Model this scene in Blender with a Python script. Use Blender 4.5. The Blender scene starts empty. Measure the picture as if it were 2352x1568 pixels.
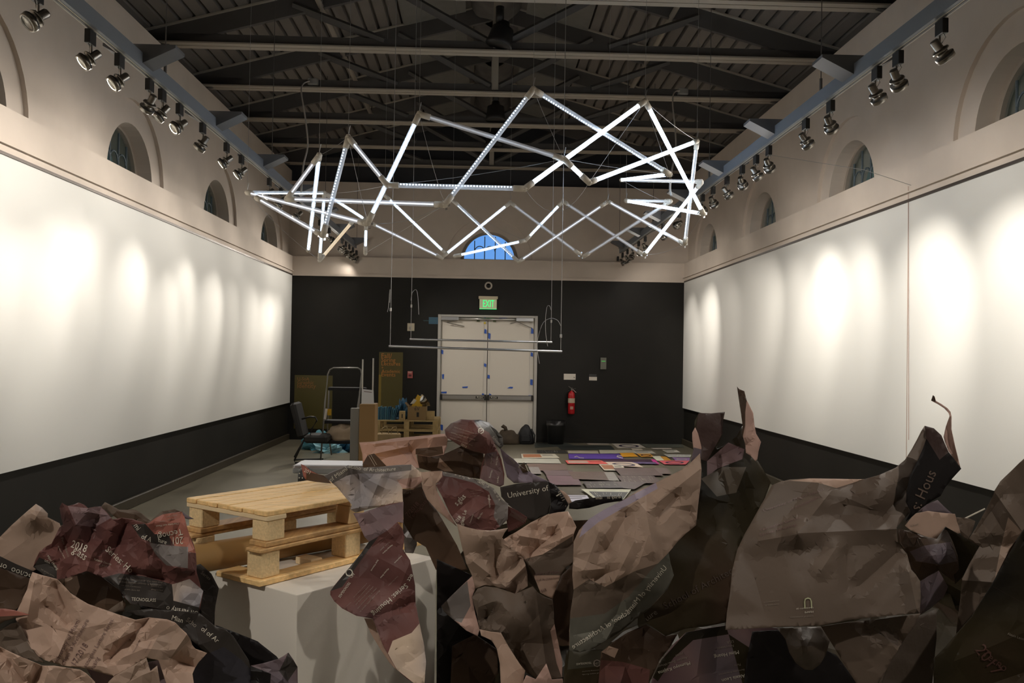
import bpy, bmesh, math, random
from mathutils import Vector, Matrix, geometry, noise
from mathutils.bvhtree import BVHTree
C = bpy.context.scene.collection
scn = bpy.context.scene
pi = math.pi

# ------------------------------------------------------------------ camera
F_PX, YAW, PITCH, ROLL, CAM_Z = 1979.26, .0334, .0161, .0157, 1.6962
cy, sy, cp, sp = math.cos(YAW), math.sin(YAW), math.cos(PITCH), math.sin(PITCH)
W_ = Vector((sy*cp, cy*cp, sp)); R0 = Vector((cy, -sy, 0)); U0 = R0.cross(W_)
R_ = math.cos(ROLL)*R0 + math.sin(ROLL)*U0; U_ = -math.sin(ROLL)*R0 + math.cos(ROLL)*U0
CAM = Vector((0, 0, CAM_Z))
cd = bpy.data.cameras.new('camera'); cam = bpy.data.objects.new('camera', cd); C.objects.link(cam)
cd.sensor_width = 36; cd.lens = F_PX/2352*36; cd.clip_start = .05; cd.clip_end = 200
cam.matrix_world = Matrix(((R_.x, U_.x, -W_.x, 0), (R_.y, U_.y, -W_.y, 0), (R_.z, U_.z, -W_.z, CAM_Z), (0, 0, 0, 1)))
scn.camera = cam

# ------------------------------------------------------------------ world, exposure
scn.view_settings.view_transform = 'Standard'; scn.view_settings.look = 'None'
scn.view_settings.gamma = 1; scn.view_settings.exposure = 0.14; scn.view_settings.use_curve_mapping = False
try:
    scn.cycles.max_bounces = 8; scn.cycles.diffuse_bounces = 5; scn.cycles.sample_clamp_indirect = 4
    scn.cycles.use_denoising = True
except Exception: pass
wd = bpy.data.worlds.new('dusk'); scn.world = wd; wd.use_nodes = True
nt = wd.node_tree; nt.nodes.clear()
tc = nt.nodes.new('ShaderNodeTexCoord'); sx = nt.nodes.new('ShaderNodeSeparateXYZ'); rp = nt.nodes.new('ShaderNodeValToRGB')
bg = nt.nodes.new('ShaderNodeBackground'); ow = nt.nodes.new('ShaderNodeOutputWorld')
rp.color_ramp.elements[0].position = .972; rp.color_ramp.elements[0].color = (.045, .062, .055, 1)
rp.color_ramp.elements[1].position = .985; rp.color_ramp.elements[1].color = (.16, .38, .85, 1)
nt.links.new(tc.outputs['Generated'], sx.inputs[0]); nt.links.new(sx.outputs['Y'], rp.inputs[0])
nt.links.new(rp.outputs[0], bg.inputs[0]); nt.links.new(bg.outputs[0], ow.inputs[0]); bg.inputs[1].default_value = 1.0

SPOT_W = 85.0      # beam of one lamp of the lighting track, aimed at the gallery walls
SPILL_W = 10.5     # wide spill of the same lamp
WARM = (1.0, .93, .84)

# ------------------------------------------------------------------ pixels of the photograph to points
def ray(x, y): return R_*((x-1176)/F_PX) - U_*((y-784)/F_PX) + W_
def at(x, y, Y): d = ray(x, y); return CAM + d*(Y/d.y)
def onX(x, y, X): d = ray(x, y); return CAM + d*(X/d.x)
def onZ(x, y, Z): d = ray(x, y); return CAM + d*((Z-CAM_Z)/d.z)

# ------------------------------------------------------------------ materials
MATS = {}
def mat(name, col, rough=.6, metal=0, noise_=0, nscale=8, bump=0, bscale=60, spec=.5, emit=None, estr=0, stretch=None):
    if name in MATS: return MATS[name]
    m = bpy.data.materials.new(name); m.use_nodes = True; n = m.node_tree.nodes; l = m.node_tree.links
    b = n['Principled BSDF']; b.inputs['Base Color'].default_value = (*col, 1); b.inputs['Roughness'].default_value = rough
    b.inputs['Metallic'].default_value = metal; b.inputs['Specular IOR Level'].default_value = spec
    t = n.new('ShaderNodeTexCoord'); mp = n.new('ShaderNodeMapping'); l.new(t.outputs['Object'], mp.inputs[0])
    if stretch: mp.inputs['Scale'].default_value = stretch
    if noise_:
        ns = n.new('ShaderNodeTexNoise'); ns.inputs['Scale'].default_value = nscale; ns.inputs['Detail'].default_value = 6
        l.new(mp.outputs[0], ns.inputs['Vector'])
        r = n.new('ShaderNodeValToRGB'); r.color_ramp.elements[0].position = .3; r.color_ramp.elements[1].position = .7
        r.color_ramp.elements[0].color = (*[c*(1-noise_) for c in col], 1); r.color_ramp.elements[1].color = (*[min(1, c*(1+noise_)) for c in col], 1)
        l.new(ns.outputs['Fac'], r.inputs[0]); l.new(r.outputs[0], b.inputs['Base Color'])
    if bump:
        ns = n.new('ShaderNodeTexNoise'); ns.inputs['Scale'].default_value = bscale; ns.inputs['Detail'].default_value = 4
        l.new(mp.outputs[0], ns.inputs['Vector']); bp = n.new('ShaderNodeBump'); bp.inputs['Strength'].default_value = bump; bp.inputs['Distance'].default_value = .01
        l.new(ns.outputs['Fac'], bp.inputs['Height']); l.new(bp.outputs[0], b.inputs['Normal'])
    if emit: b.inputs['Emission Color'].default_value = (*emit, 1); b.inputs['Emission Strength'].default_value = estr
    MATS[name] = m; return m

def ramp_mat(name, cols, scale=2.2, rough=.5, seed=0., bump=.25, spec=.22):
    """printed paper: soft clouds of several inks"""
    if name in MATS: return MATS[name]
    m = bpy.data.materials.new(name); m.use_nodes = True; n = m.node_tree.nodes; l = m.node_tree.links
    b = n['Principled BSDF']; b.inputs['Roughness'].default_value = rough; b.inputs['Specular IOR Level'].default_value = spec
    t = n.new('ShaderNodeTexCoord'); mp = n.new('ShaderNodeMapping'); mp.inputs['Location'].default_value = (seed, seed*.7, seed*1.3)
    ns = n.new('ShaderNodeTexNoise'); ns.inputs['Scale'].default_value = scale; ns.inputs['Detail'].default_value = 1.5
    l.new(t.outputs['Object'], mp.inputs[0]); l.new(mp.outputs[0], ns.inputs['Vector'])
    r = n.new('ShaderNodeValToRGB'); e = r.color_ramp.elements
    k = len(cols)
    for i, c in enumerate(cols):
        p = .3+.4*i/(k-1)
        if i == 0: e[0].position = p; e[0].color = (*c, 1)
        elif i == k-1: e[-1].position = p; e[-1].color = (*c, 1)
        else: q = e.new(p); q.color = (*c, 1)
    l.new(ns.outputs['Fac'], r.inputs[0]); l.new(r.outputs[0], b.inputs['Base Color'])
    n2 = n.new('ShaderNodeTexNoise'); n2.inputs['Scale'].default_value = 35; n2.inputs['Detail'].default_value = 3; l.new(t.outputs['Object'], n2.inputs['Vector'])
    bp = n.new('ShaderNodeBump'); bp.inputs['Strength'].default_value = bump*.3; bp.inputs['Distance'].default_value = .01
    l.new(n2.outputs['Fac'], bp.inputs['Height']); l.new(bp.outputs[0], b.inputs['Normal'])
    MATS[name] = m; return m

white = mat('white_wall_paint', (.69, .68, .64), .75, bump=.05, bscale=120)
plaster = mat('cream_plaster', (.60, .52, .445), .85, noise_=.04, nscale=3, bump=.06, bscale=90)
black = mat('black_wall_paint', (.0105, .0092, .0068), .6, noise_=.25, nscale=1.5, spec=.3)
steel = mat('grey_roof_steel', (.085, .078, .072), .6, noise_=.08, nscale=2)
steel_l = mat('lit_pale_roof_steel', (.36, .32, .26), .55)  # flanges paler than the webs: lamp light from below put into the colour
deck = mat('roof_deck', (.17, .15, .13), .7, noise_=.12, nscale=1)
track_m = mat('blue_grey_beam', (.17, .19, .22), .5)
trk_blk = mat('black_metal', (.012, .011, .010), .45)
alu = mat('brushed_aluminium', (.55, .54, .52), .3, metal=1)
chrome = mat('chrome', (.7, .7, .7), .12, metal=1)
rod_m = mat('grey_tube_metal', (.45, .45, .46), .3, metal=.9)
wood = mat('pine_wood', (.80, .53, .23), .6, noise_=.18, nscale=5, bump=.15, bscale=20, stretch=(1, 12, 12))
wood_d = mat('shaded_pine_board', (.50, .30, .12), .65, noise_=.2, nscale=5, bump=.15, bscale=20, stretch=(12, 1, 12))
chip = mat('pressed_wood_block', (.70, .52, .28), .8, noise_=.12, nscale=90, bump=.3, bscale=120)
oldwood = mat('old_pallet_wood', (.42, .30, .13), .7, noise_=.2, nscale=8)
kraft = mat('kraft_cardboard', (.36, .21, .075), .65, noise_=.08, nscale=4)
plinth_m = mat('white_plinth_paint', (.74, .69, .61), .6, bump=.04)
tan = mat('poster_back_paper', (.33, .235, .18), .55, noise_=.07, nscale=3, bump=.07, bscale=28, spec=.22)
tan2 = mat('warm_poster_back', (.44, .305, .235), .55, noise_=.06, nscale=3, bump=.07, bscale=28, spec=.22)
greytan_shaded = mat('shaded_grey_poster_back', (.125, .092, .070), .55, noise_=.1, nscale=3, bump=.07, bscale=28, spec=.22)  # darker copy of the tan backs, weaker light put into the colour
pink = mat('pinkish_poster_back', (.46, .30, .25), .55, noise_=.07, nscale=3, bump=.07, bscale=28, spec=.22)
lav = mat('lavender_poster_back', (.30, .25, .31), .5, noise_=.08, nscale=4, bump=.06, bscale=28, spec=.22)
char = mat('charcoal_print', (.042, .036, .032), .42, noise_=.2, nscale=3, bump=.06, bscale=28, spec=.22)
blackp = mat('black_print', (.010, .008, .008), .5, bump=.06, bscale=28, spec=.22)
maroon = ramp_mat('maroon_print', [(.045, .030, .030), (.11, .045, .04), (.17, .075, .065), (.11, .07, .075)])
maroon2 = ramp_mat('plum_print', [(.05, .035, .04), (.12, .07, .08), (.20, .13, .13), (.10, .09, .11)], seed=4)
brick = ramp_mat('brick_red_print', [(.30, .10, .07), (.36, .14, .10), (.22, .08, .07)], seed=9)
cloudy = ramp_mat('cloudy_highlight_print', [(.14, .15, .19), (.30, .27, .27), (.52, .41, .33), (.68, .53, .40)], seed=2, scale=4)  # cream end of the ramp also paints bright highlights into the print
olive = ramp_mat('olive_black_print', [(.012, .010, .007), (.035, .026, .012), (.05, .028, .018)], seed=6)
brownp = ramp_mat('brown_print', [(.03, .018, .012), (.09, .055, .035), (.14, .08, .05)], seed=7)
greyp = mat('grey_print', (.17, .15, .14), .5, noise_=.15, nscale=5, bump=.06, bscale=28, spec=.22)
txt_w = mat('white_lettering', (.62, .58, .48), .5)
txt_d = mat('faint_dark_lettering', (.17, .10, .09), .5)
txt_g = mat('faint_grey_lettering', (.25, .21, .17), .5)
orange_t = mat('orange_lettering', (.45, .17, .03), .5)
blue_tape = mat('blue_painters_tape', (.03, .10, .45), .6)
sheetpaper = mat('white_covering_paper', (.66, .61, .53), .7, bump=.1, bscale=6)
glassm = bpy.data.materials.new('window_glass'); glassm.use_nodes = True
_n = glassm.node_tree.nodes; _l = glassm.node_tree.links; _n.clear()
_o = _n.new('ShaderNodeOutputMaterial'); _mx = _n.new('ShaderNodeMixShader'); _t = _n.new('ShaderNodeBsdfTransparent'); _g = _n.new('ShaderNodeBsdfGlossy')
_g.inputs['Roughness'].default_value = .15; _mx.inputs[0].default_value = .08; _t.inputs[0].default_value = (.85, .92, .95, 1)
_l.new(_t.outputs[0], _mx.inputs[1]); _l.new(_g.outputs[0], _mx.inputs[2]); _l.new(_mx.outputs[0], _o.inputs[0])
tubem = bpy.data.materials.new('clear_tube_plastic'); tubem.use_nodes = True
_n = tubem.node_tree.nodes; _l = tubem.node_tree.links; _n.clear()
_o = _n.new('ShaderNodeOutputMaterial'); _mx = _n.new('ShaderNodeMixShader'); _t = _n.new('ShaderNodeBsdfTransparent'); _g = _n.new('ShaderNodeBsdfPrincipled')
_g.inputs['Base Color'].default_value = (.80, .77, .75, 1); _g.inputs['Roughness'].default_value = .2; _mx.inputs[0].default_value = .55; _t.inputs[0].default_value = (.95, .97, 1, 1)
_l.new(_t.outputs[0], _mx.inputs[1]); _l.new(_g.outputs[0], _mx.inputs[2]); _l.new(_mx.outputs[0], _o.inputs[0])

def floor_mat():
    m = bpy.data.materials.new('polished_concrete'); m.use_nodes = True; n = m.node_tree.nodes; l = m.node_tree.links
    b = n['Principled BSDF']; t = n.new('ShaderNodeTexCoord')
    a = n.new('ShaderNodeTexNoise'); a.inputs['Scale'].default_value = .9; a.inputs['Detail'].default_value = 8; a.inputs['Roughness'].default_value = .65; l.new(t.outputs['Object'], a.inputs['Vector'])
    r = n.new('ShaderNodeValToRGB'); r.color_ramp.elements[0].position = .3; r.color_ramp.elements[0].color = (.11, .096, .066, 1)
    r.color_ramp.elements[1].position = .72; r.color_ramp.elements[1].color = (.25, .225, .165, 1)
    l.new(a.outputs['Fac'], r.inputs[0]); l.new(r.outputs[0], b.inputs['Base Color'])
    q = n.new('ShaderNodeMapRange'); q.inputs['To Min'].default_value = .22; q.inputs['To Max'].default_value = .42
    l.new(a.outputs['Fac'], q.inputs[0]); l.new(q.outputs[0], b.inputs['Roughness'])
    return m

# ------------------------------------------------------------------ mesh helpers
class MB:
    def __init__(s): s.v = []; s.f = []; s.m = []; s.mi = []
    def _mi(s, m):
        if m not in s.m: s.m.append(m)
        return s.m.index(m)
    def add(s, vs, fs, m=None):
        o = len(s.v); s.v += [Vector(p) for p in vs]
        for f in fs: s.f.append([i+o for i in f]); s.mi.append(m)
    def box(s, lo, hi, m=None, M=None):
        x0, y0, z0 = lo; x1, y1, z1 = hi
        vs = [Vector(p) for p in ((x0, y0, z0), (x1, y0, z0), (x1, y1, z0), (x0, y1, z0), (x0, y0, z1), (x1, y0, z1), (x1, y1, z1), (x0, y1, z1))]
        if M: vs = [M @ p for p in vs]
        s.add(vs, [(0, 3, 2, 1), (4, 5, 6, 7), (0, 1, 5, 4), (1, 2, 6, 5), (2, 3, 7, 6), (3, 0, 4, 7)], m); return s
    def bbox(s, lo, hi, b=.004, m=None, M=None):
        """box with chamfered vertical and horizontal edges"""
        x0, y0, z0 = lo; x1, y1, z1 = hi; b = min(b, (x1-x0)/3, (y1-y0)/3, (z1-z0)/3)
        def ring(z, d): return [Vector(p) for p in ((x0+d+b, y0+d, z), (x1-d-b, y0+d, z), (x1-d, y0+d+b, z), (x1-d, y1-d-b, z), (x1-d-b, y1-d, z), (x0+d+b, y1-d, z), (x0+d, y1-d-b, z), (x0+d, y0+d+b, z))]
        rs = [ring(z0, b), ring(z0+b, 0), ring(z1-b, 0), ring(z1, b)]; vs = [p for r in rs for p in r]
        if M: vs = [M @ p for p in vs]
        fs = [list(range(7, -1, -1)), list(range(24, 32))]
        for k in range(3):
            for i in range(8): j = (i+1) % 8; fs.append((k*8+i, k*8+j, k*8+8+j, k*8+8+i))
        s.add(vs, fs, m); return s
    def cyl(s, a, b, r, n=10, r2=None, m=None, cap=True):
        a = Vector(a); b = Vector(b); d = (b-a); r2 = r if r2 is None else r2
        q = d.to_track_quat('Z', 'Y'); X = q @ Vector((1, 0, 0)); Y = q @ Vector((0, 1, 0))
        vs = []
        for c, rr in ((a, r), (b, r2)):
            for i in range(n): t = 2*pi*i/n; vs.append(c+X*rr*math.cos(t)+Y*rr*math.sin(t))
        fs = [(i, (i+1) % n, n+(i+1) % n, n+i) for i in range(n)]
        if cap: fs += [list(range(n-1, -1, -1)), list(range(n, 2*n))]
        s.add(vs, fs, m); return s
    def tube(s, pts, r, n=6, m=None):
        pts = [Vector(p) for p in pts]; vs = []; fs = []; up = Vector((0, 0, 1))
        for k, p in enumerate(pts):
            d = (pts[min(k+1, len(pts)-1)]-pts[max(k-1, 0)]).normalized()
            X = d.cross(up if abs(d.z) < .95 else Vector((1, 0, 0))).normalized(); Y = d.cross(X)
            for i in range(n): t = 2*pi*i/n; vs.append(p+X*r*math.cos(t)+Y*r*math.sin(t))
        for k in range(len(pts)-1):
            for i in range(n): j = (i+1) % n; fs.append((k*n+i, k*n+j, k*n+n+j, k*n+n+i))
        fs += [list(range(n-1, -1, -1)), [len(vs)-n+i for i in range(n)]]
        s.add(vs, fs, m); return s
    def lathe(s, prof, n=20, M=None, m=None):
        vs = []; fs = []
        for r, z in prof:
            for i in range(n): t = 2*pi*i/n; p = Vector((r*math.cos(t), r*math.sin(t), z)); vs.append(M @ p if M else p)
        for k in range(len(prof)-1):
            for i in range(n): j = (i+1) % n; fs.append((k*n+i, k*n+j, k*n+n+j, k*n+n+i))
        s.add(vs, fs, m); return s
    def quad(s, a, b, c, d, m=None): s.add([a, b, c, d], [(0, 1, 2, 3)], m); return s
    def prism(s, poly, d, m=None):
        """polygon of points extruded by the vector d"""
        n = len(poly); poly = [Vector(p) for p in poly]; d = Vector(d)
        tri = geometry.tessellate_polygon([poly]); vs = poly+[p+d for p in poly]
        fs = [tuple(t) for t in tri]+[tuple(i+n for i in reversed(t)) for t in tri]
        fs += [(i, (i+1) % n, n+(i+1) % n, n+i) for i in range(n)]
        s.add(vs, fs, m); return s
    def build(s, name, m, parent=None, smooth=False, origin=None):
        me = bpy.data.meshes.new(name); off = Vector(origin) if origin is not None else (parent['_o'] if False else Vector((0, 0, 0)))
        base = WORLD_LOC.get(parent.name, Vector((0, 0, 0))) if parent else Vector((0, 0, 0))
        me.from_pydata([p-off-base for p in s.v], [], s.f)
        me.materials.append(m); extra = []
        for x in s.mi:
            if x is not None and x not in extra and x != m: extra.append(x); me.materials.append(x)
        for i, x in enumerate(s.mi):
            if x is not None and x != m: me.polygons[i].material_index = 1+extra.index(x)
        bm = bmesh.new(); bm.from_mesh(me); bmesh.ops.recalc_face_normals(bm, faces=bm.faces); bm.to_mesh(me); bm.free()
        if smooth:
            for p in me.polygons: p.use_smooth = True
        o = bpy.data.objects.new(name, me); C.objects.link(o); o.location = off
        if parent: o.parent = parent; WORLD_LOC[o.name] = base+off
        return o
WORLD_LOC = {}
def tag(o, label=None, cat=None, group=None, kind=None):
    if label: o['label'] = label
    if cat: o['category'] = cat
    if group: o['group'] = group
    if kind: o['kind'] = kind
    return o
def thing(name, label, cat, loc=(0, 0, 0), group=None, kind=None):
    o = bpy.data.objects.new(name, None); C.objects.link(o); o.location = loc; o.empty_display_size = .1
    WORLD_LOC[o.name] = Vector(loc); return tag(o, label, cat, group, kind)
def struct(o): o['kind'] = 'structure'; return o
ORD = ['first', 'second', 'third', 'fourth', 'fifth', 'sixth', 'seventh', 'eighth', 'ninth', 'tenth', 'eleventh', 'twelfth', 'thirteenth', 'fourteenth', 'fifteenth', 'sixteenth', 'seventeenth', 'eighteenth', 'nineteenth', 'twentieth', 'twenty-first', 'twenty-second']

FONTC = {}
def text_mesh(string, bold=0):
    """vertices (x along the line 0..1, y up in line widths) and faces of a line of lettering"""
    key = (string, bold)
    if key in FONTC: return FONTC[key]
    cu = bpy.data.curves.new('lettering', 'FONT'); cu.body = string; cu.size = 1; cu.resolution_u = 2; cu.offset = bold*.35
    ob = bpy.data.objects.new('lettering', cu); C.objects.link(ob)
    dg = bpy.context.evaluated_depsgraph_get(); me = bpy.data.meshes.new_from_object(ob.evaluated_get(dg))
    vs = [v.co.copy() for v in me.vertices]; fs = [tuple(p.vertices) for p in me.polygons]
    bpy.data.objects.remove(ob); bpy.data.curves.remove(cu); bpy.data.meshes.remove(me)
    w = max((v.x for v in vs), default=1); x0 = min((v.x for v in vs), default=0); w = w-x0 or 1
    r = ([((v.x-x0)/w, v.y/w) for v in vs], fs); FONTC[key] = r; return r
def wall_text(string, p0, xd, yd, width, m, name='lettering', parent=None, bold=0, h=None):
    """flat lettering: p0 start of base line, xd, yd unit vectors"""
    vs, fs = text_mesh(string, bold); p0 = Vector(p0); xd = Vector(xd); yd = Vector(yd); nn = xd.cross(yd)*.0006
    hs = 1 if h is None else h/(max(v[1] for v in vs)*width)
    b = MB(); b.add([p0+xd*u*width+yd*v*width*hs+nn for u, v in vs], fs); return b.build(name, m, parent)

# ------------------------------------------------------------------ room shell
XL, XR, D = -3.734, 3.9475, 16.88
UL, UR, DU = XL-.1, XR+.1, D+.1
ZP, ZR, ZL, ZT, ZB = .7128, 3.197, 3.565, 5.28, 5.05
Y0 = -4.0
XC = (XL+XR)/2
b = MB(); b.box((XL-.7, Y0-.4, -.2), (XR+.7, D+.6, 0)); fl = struct(b.build('floor', floor_mat()))

def arch_pts(c, r, z0, n=20):
    return [(c+r*math.cos(t), z0+r*math.sin(t)) for t in [pi-i*pi/n for i in range(n+1)]]
def arched_wall(b, u0, u1, z0, z1, centers, r, put, depth, m):
    """solid wall with half-round openings standing on its lower edge; put(u,z,d) places a point"""
    out = [(u0, z0)]
    for c in centers: out += arch_pts(c, r, z0)
    out += [(u1, z0), (u1, z1), (u0, z1)]
    pts = [Vector((p[0], p[1], 0)) for p in out]; tri = geometry.tessellate_polygon([pts]); n = len(pts)
    vs = [put(p[0], p[1], 0) for p in out]+[put(p[0], p[1], depth) for p in out]
    fs = [tuple(t) for t in tri]+[tuple(i+n for i in reversed(t)) for t in tri]+[(i, (i+1) % n, n+(i+1) % n, n+i) for i in range(n)]
    b.add(vs, fs, m)
WY = [6.4605+3.052*k for k in range(-3, 4)]
def side_wall(side):
    s = -1 if side == 'left' else 1; X = XL if s < 0 else XR; U = UL if s < 0 else UR
    b = MB()
    bx = lambda xa, xb, y0, y1, z0, z1, m: b.box((min(xa, xb), y0, z0), (max(xa, xb), y1, z1), m)
    bx(X+s*.03, X+s*.5, Y0, D+.6, 0, ZP, black)            # recessed dark base
    bx(X, X+s*.5, Y0, D, ZP, ZR, white)                    # display panelling
    bx(X, X+s*.5, Y0, D+.6, ZR, ZL, plaster)               # fascia band
    put = lambda u, z, d: Vector((U+s*(.04+d), u, z))
    arched_wall(b, Y0, D+.6, ZL-.01, ZT, WY, .60, put, .42, plaster)
    put2 = lambda u, z, d: Vector((U+s*d, u, z))
    arched_wall(b, Y0, D+.6, ZL-.01, ZT, WY, .86, put2, .041, plaster)
    bx(U+s*.25, U+s*.6, Y0, D+.6, ZT, 5.85, deck)        # dark eave
    return struct(b.build('wall_'+side, plaster))
side_wall('left'); side_wall('right')
DX = at(1124, 595, D).x
b = MB()
DL, DR = -.8276-.06, 1.0021+.06; DT = 2.475
b.box((XL-.5, D, 0), (DL, D+.5, ZR), black); b.box((DR, D, 0), (XR+.5, D+.5, ZR), black); b.box((DL, D, DT), (DR, D+.5, ZR), black)
b.box((DL, D+.35, 0), (DR, D+.5, DT), black)
b.box((XL-.5, D, ZR), (XR+.5, D+.5, ZL), plaster)
arched_wall(b, XL-.5, XR+.5, ZL-.01, ZB, [DX], .575, lambda u, z, d: Vector((u, DU+.03+d, z)), .42, plaster)
arched_wall(b, XL-.5, XR+.5, ZL-.01, ZB, [DX], .85, lambda u, z, d: Vector((u, DU+d, z)), .031, plaster)
b.box((XL-.5, DU+.15, ZB), (XR+.5, DU+.4, 7.2), mat('dark_gable_boards', (.035, .036, .04), .8))
struct(b.build('wall_back', plaster))
b = MB(); b.box((XL-.5, Y0-.4, 0), (XR+.5, Y0, 7.2)); struct(b.build('wall_front', plaster))

# picture rails (dark groove with a metal lip), skirtings, panel seam
n_trim = 0
def trim(b, m):
    global n_trim; n_trim += 1; return struct(b.build('trim_%d' % n_trim, m))
groove = mat('dark_rail_groove', (.06, .045, .035), .4, metal=.6)
for X, s in ((XL, -1), (XR, 1)):
    b = MB(); b.box((min(X, X-s*.012), Y0, ZR-.012), (max(X, X-s*.012), D-.02, ZR+.012)); trim(b, groove)
    b = MB(); b.box((min(X, X-s*.03), Y0, ZR+.07), (max(X, X-s*.03), D, ZR+.082)); trim(b, plaster)
    b = MB(); b.bbox((min(X+s*.03, X-s*.01), Y0, 0), (max(X+s*.03, X-s*.01), D-.001, .11), .008); struct(b.build('baseboard_left' if s < 0 else 'baseboard_right', mat('dark_skirting', (.045, .035, .02), .5)))
b = MB(); b.box((XL, D-.03, ZR-.015), (XR, D, ZR+.03)); trim(b, plaster)
p = onX(2086, 600, XR)
b = MB(); b.box((XR-.004, p.y-.003, ZP), (XR, p.y+.003, ZR)); trim(b, mat('panel_seam', (.35, .27, .22), .7))
b = MB(); b.box((XL+.02, D-.012, 0), (DL, D, .1)); b.box((DR, D-.012, 0), (XR-.02, D, .1)); struct(b.build('baseboard_back', black))

# half-round windows
def window(k, put, r, z0):
    w = thing('window_%d' % k, None, None, put(0, z0, .3), kind='structure'); b = MB()
    ro, ri = r, r-.07; a = arch_pts(0, ro, z0, 24); c = arch_pts(0, ri, z0+.03, 24)
    for i in range(24):
        for d0, d1 in ((.16, .22),):
            A, B, Cc, Dd = a[i], a[i+1], c[i+1], c[i]
            for dd in (d0, d1): b.quad(put(*A, dd), put(*B, dd), put(*Cc, dd), put(*Dd, dd))
            b.quad(put(*Dd, d0), put(*Cc, d0), put(*Cc, d1), put(*Dd, d1)); b.quad(put(*A, d0), put(*B, d0), put(*B, d1), put(*A, d1))
    b.quad(put(-ro, z0, .16), put(ro, z0, .16), put(ro, z0+.04, .16), put(-ro, z0+.04, .16))
    b.quad(put(-ro, z0+.04, .16), put(ro, z0+.04, .16), put(ro, z0+.04, .22), put(-ro, z0+.04, .22))
    b.build('window_frame', mat('window_frame_paint', (.34, .29, .24), .6), w)
    b = MB(); bar = lambda p, q: b.tube([put(*p, .19), put(*q, .19)], .011, 6)
    for u in (-.31*r/.6, -.10*r/.6, .12*r/.6, .33*r/.6): bar((u, z0), (u, z0+math.sqrt(ri*ri-u*u)))
    for c0 in (-.2*r/.6, .01, .22*r/.6): b.tube([put(c0+.1*math.cos(t), z0+.2+.1*math.sin(t), .19) for t in [pi*i/8 for i in range(9)]], .010, 6)
    b.build('glazing_bar', mat('glazing_bar_paint', (.09, .12, .14), .6), w)
    b = MB(); g = [put(*q, .2) for q in arch_pts(0, ro-.03, z0, 24)]; b.add(g, [list(range(len(g)))]); b.build('pane', glassm, w)
k = 1
for y in WY:
    window(k, lambda u, z, d, y=y: Vector((UL-.04-d, y+u, z)), .60, ZL); k += 1
    window(k, lambda u, z, d, y=y: Vector((UR+.04+d, y+u, z)), .60, ZL); k += 1
window(k, lambda u, z, d: Vector((DX+u, DU+.03+d, z)), .575, ZL)

# ------------------------------------------------------------------ roof
EAVE, SLOPE, XE = 5.60, .27, 4.35
def zroof(x): return EAVE+SLOPE*(3.85-abs(x-XC))
b = MB(); P = .165; G = .045
x = 0.0; prof = []
while x < XE:
    prof += [(x, 0), (x+P-G, 0), (x+P-G+.008, .06), (x+P-.008, .06)]; x += P
for s in (-1, 1):
    pts = [(XC+s*u, zroof(XC+s*u)+dz) for u, dz in prof]
    vs = [(q[0], yy, q[1]) for yy in (Y0-.4, D+.3) for q in pts]; n = len(pts)
    b.add(vs, [(i, i+1, n+i+1, n+i) for i in range(n-1)])
    b.add([(XC+s*u, yy, zroof(XC+s*u)+.12) for yy in (Y0-.4, D+.3) for u in (0, XE)], [(0, 1, 3, 2)])
struct(b.build('ceiling', deck))
for s in (-1, 1):
    b = MB(); X1 = XC+s*XE; b.box((min(X1, X1-s*.05), Y0-.4, 5.2), (max(X1, X1-s*.05), D+.3, 5.75)); trim(b, deck)

TY = [10.388+1.6427*k for k in range(-7, 4)]+[16.80]
def truss():
    t = thing('roof_truss', None, 'roof truss', (XC, 0, 5.34), kind='structure', group='steel roof trusses across the hall')
    hw = (UR-UL)/2+.25; o = WORLD_LOC[t.name]
    L = lambda x, y, z: Vector((XC+x, y, z))
    b = MB()                                             # tie beam: twin flange with slit, web above
    for a, c in ((-.10, -.008), (.008, .10)): b.box((XC-hw, a, 5.344), (XC+hw, c, 5.362))
    b.build('bottom_flange', steel_l, t)
    b = MB(); b.box((XC-hw, -.03, 5.362), (XC+hw, .03, 5.48)); b.build('tie_beam', steel, t)
    for s in (-1, 1):
        b = MB(); z = lambda u: EAVE+SLOPE*(3.85-u)
        poly = [L(s*u, -.03, zz) for u, zz in ((4.2, z(4.2)-.02), (.0, z(0)-.02), (.0, z(0)-.24), (4.2, z(4.2)-.24))]
        b.prism(poly, (0, .06, 0)); 
        b.build('rafter', steel, t)
        b = MB(); poly = [L(s*u, -.075, zz) for u, zz in ((4.2, z(4.2)-.02), (.0, z(0)-.02), (.0, z(0)-.003), (4.2, z(4.2)-.003))]
        b.prism(poly, (0, .15, 0)); b.build('rafter_flange', steel_l, t)
        for u in (1.35, 2.75):
            u0 = .06 if u < 2 else 1.35
            for e in (-.045, .045):
                b = MB(); A = L(s*u0, e, 5.46); B = L(s*u, e, z(u)-.12) if u < 2 else L(s*(u-.3), e, z(u-.3)-.12)
                b.cyl(A, B, .038, 4); b.build('brace', steel, t)
    b = MB(); b.box((XC-.045, -.05, 5.40), (XC+.045, .05, zroof(XC)-.05)); b.build('king_post', steel_l, t)
    return t
def copy_tree(o, parent=None, depth=0):
    c = o.copy(); C.objects.link(c); c.parent = parent
    WORLD_LOC[c.name] = WORLD_LOC.get(o.name, Vector())
    for ch in list(o.children): copy_tree(ch, c, depth+1)
    return c
T0 = truss()
for i, y in enumerate(TY):
    t = T0 if i == 0 else copy_tree(T0); t.location = (XC, y, 5.34)
    n = len(TY)-1-i
    t['label'] = 'grey steel roof truss spanning the hall, ' + ('against the back wall' if n == 0 else ORD[n-1]+' in front of the back wall truss')

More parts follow.
